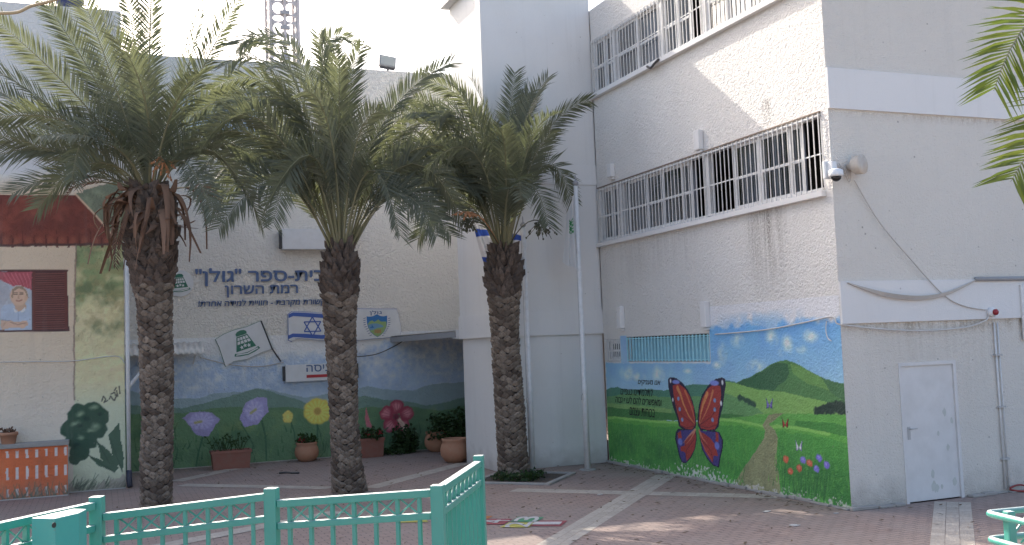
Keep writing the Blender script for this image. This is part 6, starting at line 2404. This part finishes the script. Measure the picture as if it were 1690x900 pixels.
# closing box on the left bay
bx = thing('closer_box', (0, 0, 0), None, None)
bx.parent = fence
cb_ = pz(104, 846)
bx.location = Vector((cb_.x, cb_.y, SWZ)) - wloc(fence)
bx['label'] = 'wide turquoise box with a round hole'
nb_ = Vector((d0.y, -d0.x, 0))
if nb_.y > 0:
    nb_ = -nb_
FBX = Fr((cb_.x, cb_.y, 0), Vector((d0.x, d0.y, 0)).normalized(), (0, 0, 1), nb_)
mb = MB()
mb.prism(Fr(FBX.o, FBX.u, FBX.n, (0, 0, 1)), [(-.13, -.06), (.13, -.06), (.13, .02), (.02, .075), (-.13, .075)], SWZ + .2, ZT - .004)
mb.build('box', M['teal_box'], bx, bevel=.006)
hp = onZ(89, 867, ZT)
rh = ray(89, 867)
k_ = ((FBX.o - EYE).dot(nb_) + .078) / rh.dot(nb_)
hp = EYE + rh * k_
mb = MB()
mb.lathe(hp - nb_ * .0, [(.0125, -.001), (.0125, .0015), (.0, .0016)], 20, axis=nb_)
mb.build('hole', M['black'], bx)

# open gate leaf swung away from the street
gate = thing('gate', (P3.x, P3.y, SWZ), 'open turquoise gate leaf swung away at the railing end', 'gate')
GE = pz(790, 757)
dg_ = (GE - P3).normalized()
A_ = P3 + dg_ * .06
L_ = (GE - A_).length
GE2 = A_ + dg_ * L_
nbg = int(L_ / .118)
railing(gate, A_ + dg_ * .02, GE2 - dg_ * .02, nbg, ZT - .01)
for p in (GE2,):
    mb = MB()
    mb.bar(Vector((p.x, p.y, SWZ + .06)), Vector((p.x, p.y, ZT + .02)), .06, .06, dg_)
    mb.build('stile', M['teal'], gate, bevel=.005)
mb = MB()
mb.bar(Vector((A_.x, A_.y, SWZ + .06)), Vector((A_.x, A_.y, ZT - .005)), .045, .045, dg_)
mb.build('stile', M['teal'], gate, bevel=.005)

# rounded handrail at the right edge
hr = thing('handrail', (3.2, 2.98, SWZ), 'turquoise tubular handrail corner at the bottom right edge', 'railing')
e0_, e1_, e2_ = pz(1628, 842), pz(1740, 868), pz(1740, 831)
for k, (dz, nm) in enumerate(((0, 'top_rail'), (.098, 'middle_rail'))):
    z = ZT - .012 - dz
    q0, q1, q2 = [Vector((p.x, p.y, z)) for p in (e0_, e1_, e2_)]
    fa, fb = (q1 - q0).normalized(), (q2 - q0).normalized()
    pts = [q1 + fa * .6] + [q0 + fa * .03] + [q0 + fa * .012 + fb * .004, q0 + fa * .004 + fb * .012] + [q0 + fb * .03] + [q2 + fb * .6]
    mb = MB()
    mb.tube(pts, .0125, 12)
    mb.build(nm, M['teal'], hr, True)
pp = pz(1665, 846)
mb = MB()
fa = (Vector((e1_.x, e1_.y, 0)) - Vector((e0_.x, e0_.y, 0))).normalized()
mb.bar(Vector((pp.x, pp.y, SWZ)), Vector((pp.x, pp.y, ZT + .006)), .034, .034, fa)
mb.build('post', M['teal'], hr, bevel=.006)
fb = (Vector((e2_.x, e2_.y, 0)) - Vector((e0_.x, e0_.y, 0))).normalized()
for k in range(5):
    a_ = Vector((pp.x, pp.y, 0)) + fa * (.06 + .12 * k)
    mb = MB()
    mb.tube([a_ + Vector((0, 0, ZT - .1)), a_ + fa * .10 + Vector((0, 0, ZT - .024))], .005, 6)
    mb.build('cross_brace', M['teal'], hr)
    c_ = Vector((e0_.x, e0_.y, 0)) + fb * (.12 + .12 * k)
    mb = MB()
    mb.tube([c_ + Vector((0, 0, ZT - .1)), c_ + fb * .08 + Vector((0, 0, ZT - .024))], .005, 6)
    mb.build('cross_brace', M['teal'], hr)
    mb = MB()
    mb.bar(a_ + Vector((0, 0, SWZ)), a_ + Vector((0, 0, ZT - .122)), .02, .014, fa)
    mb.build('baluster', M['teal'], hr)
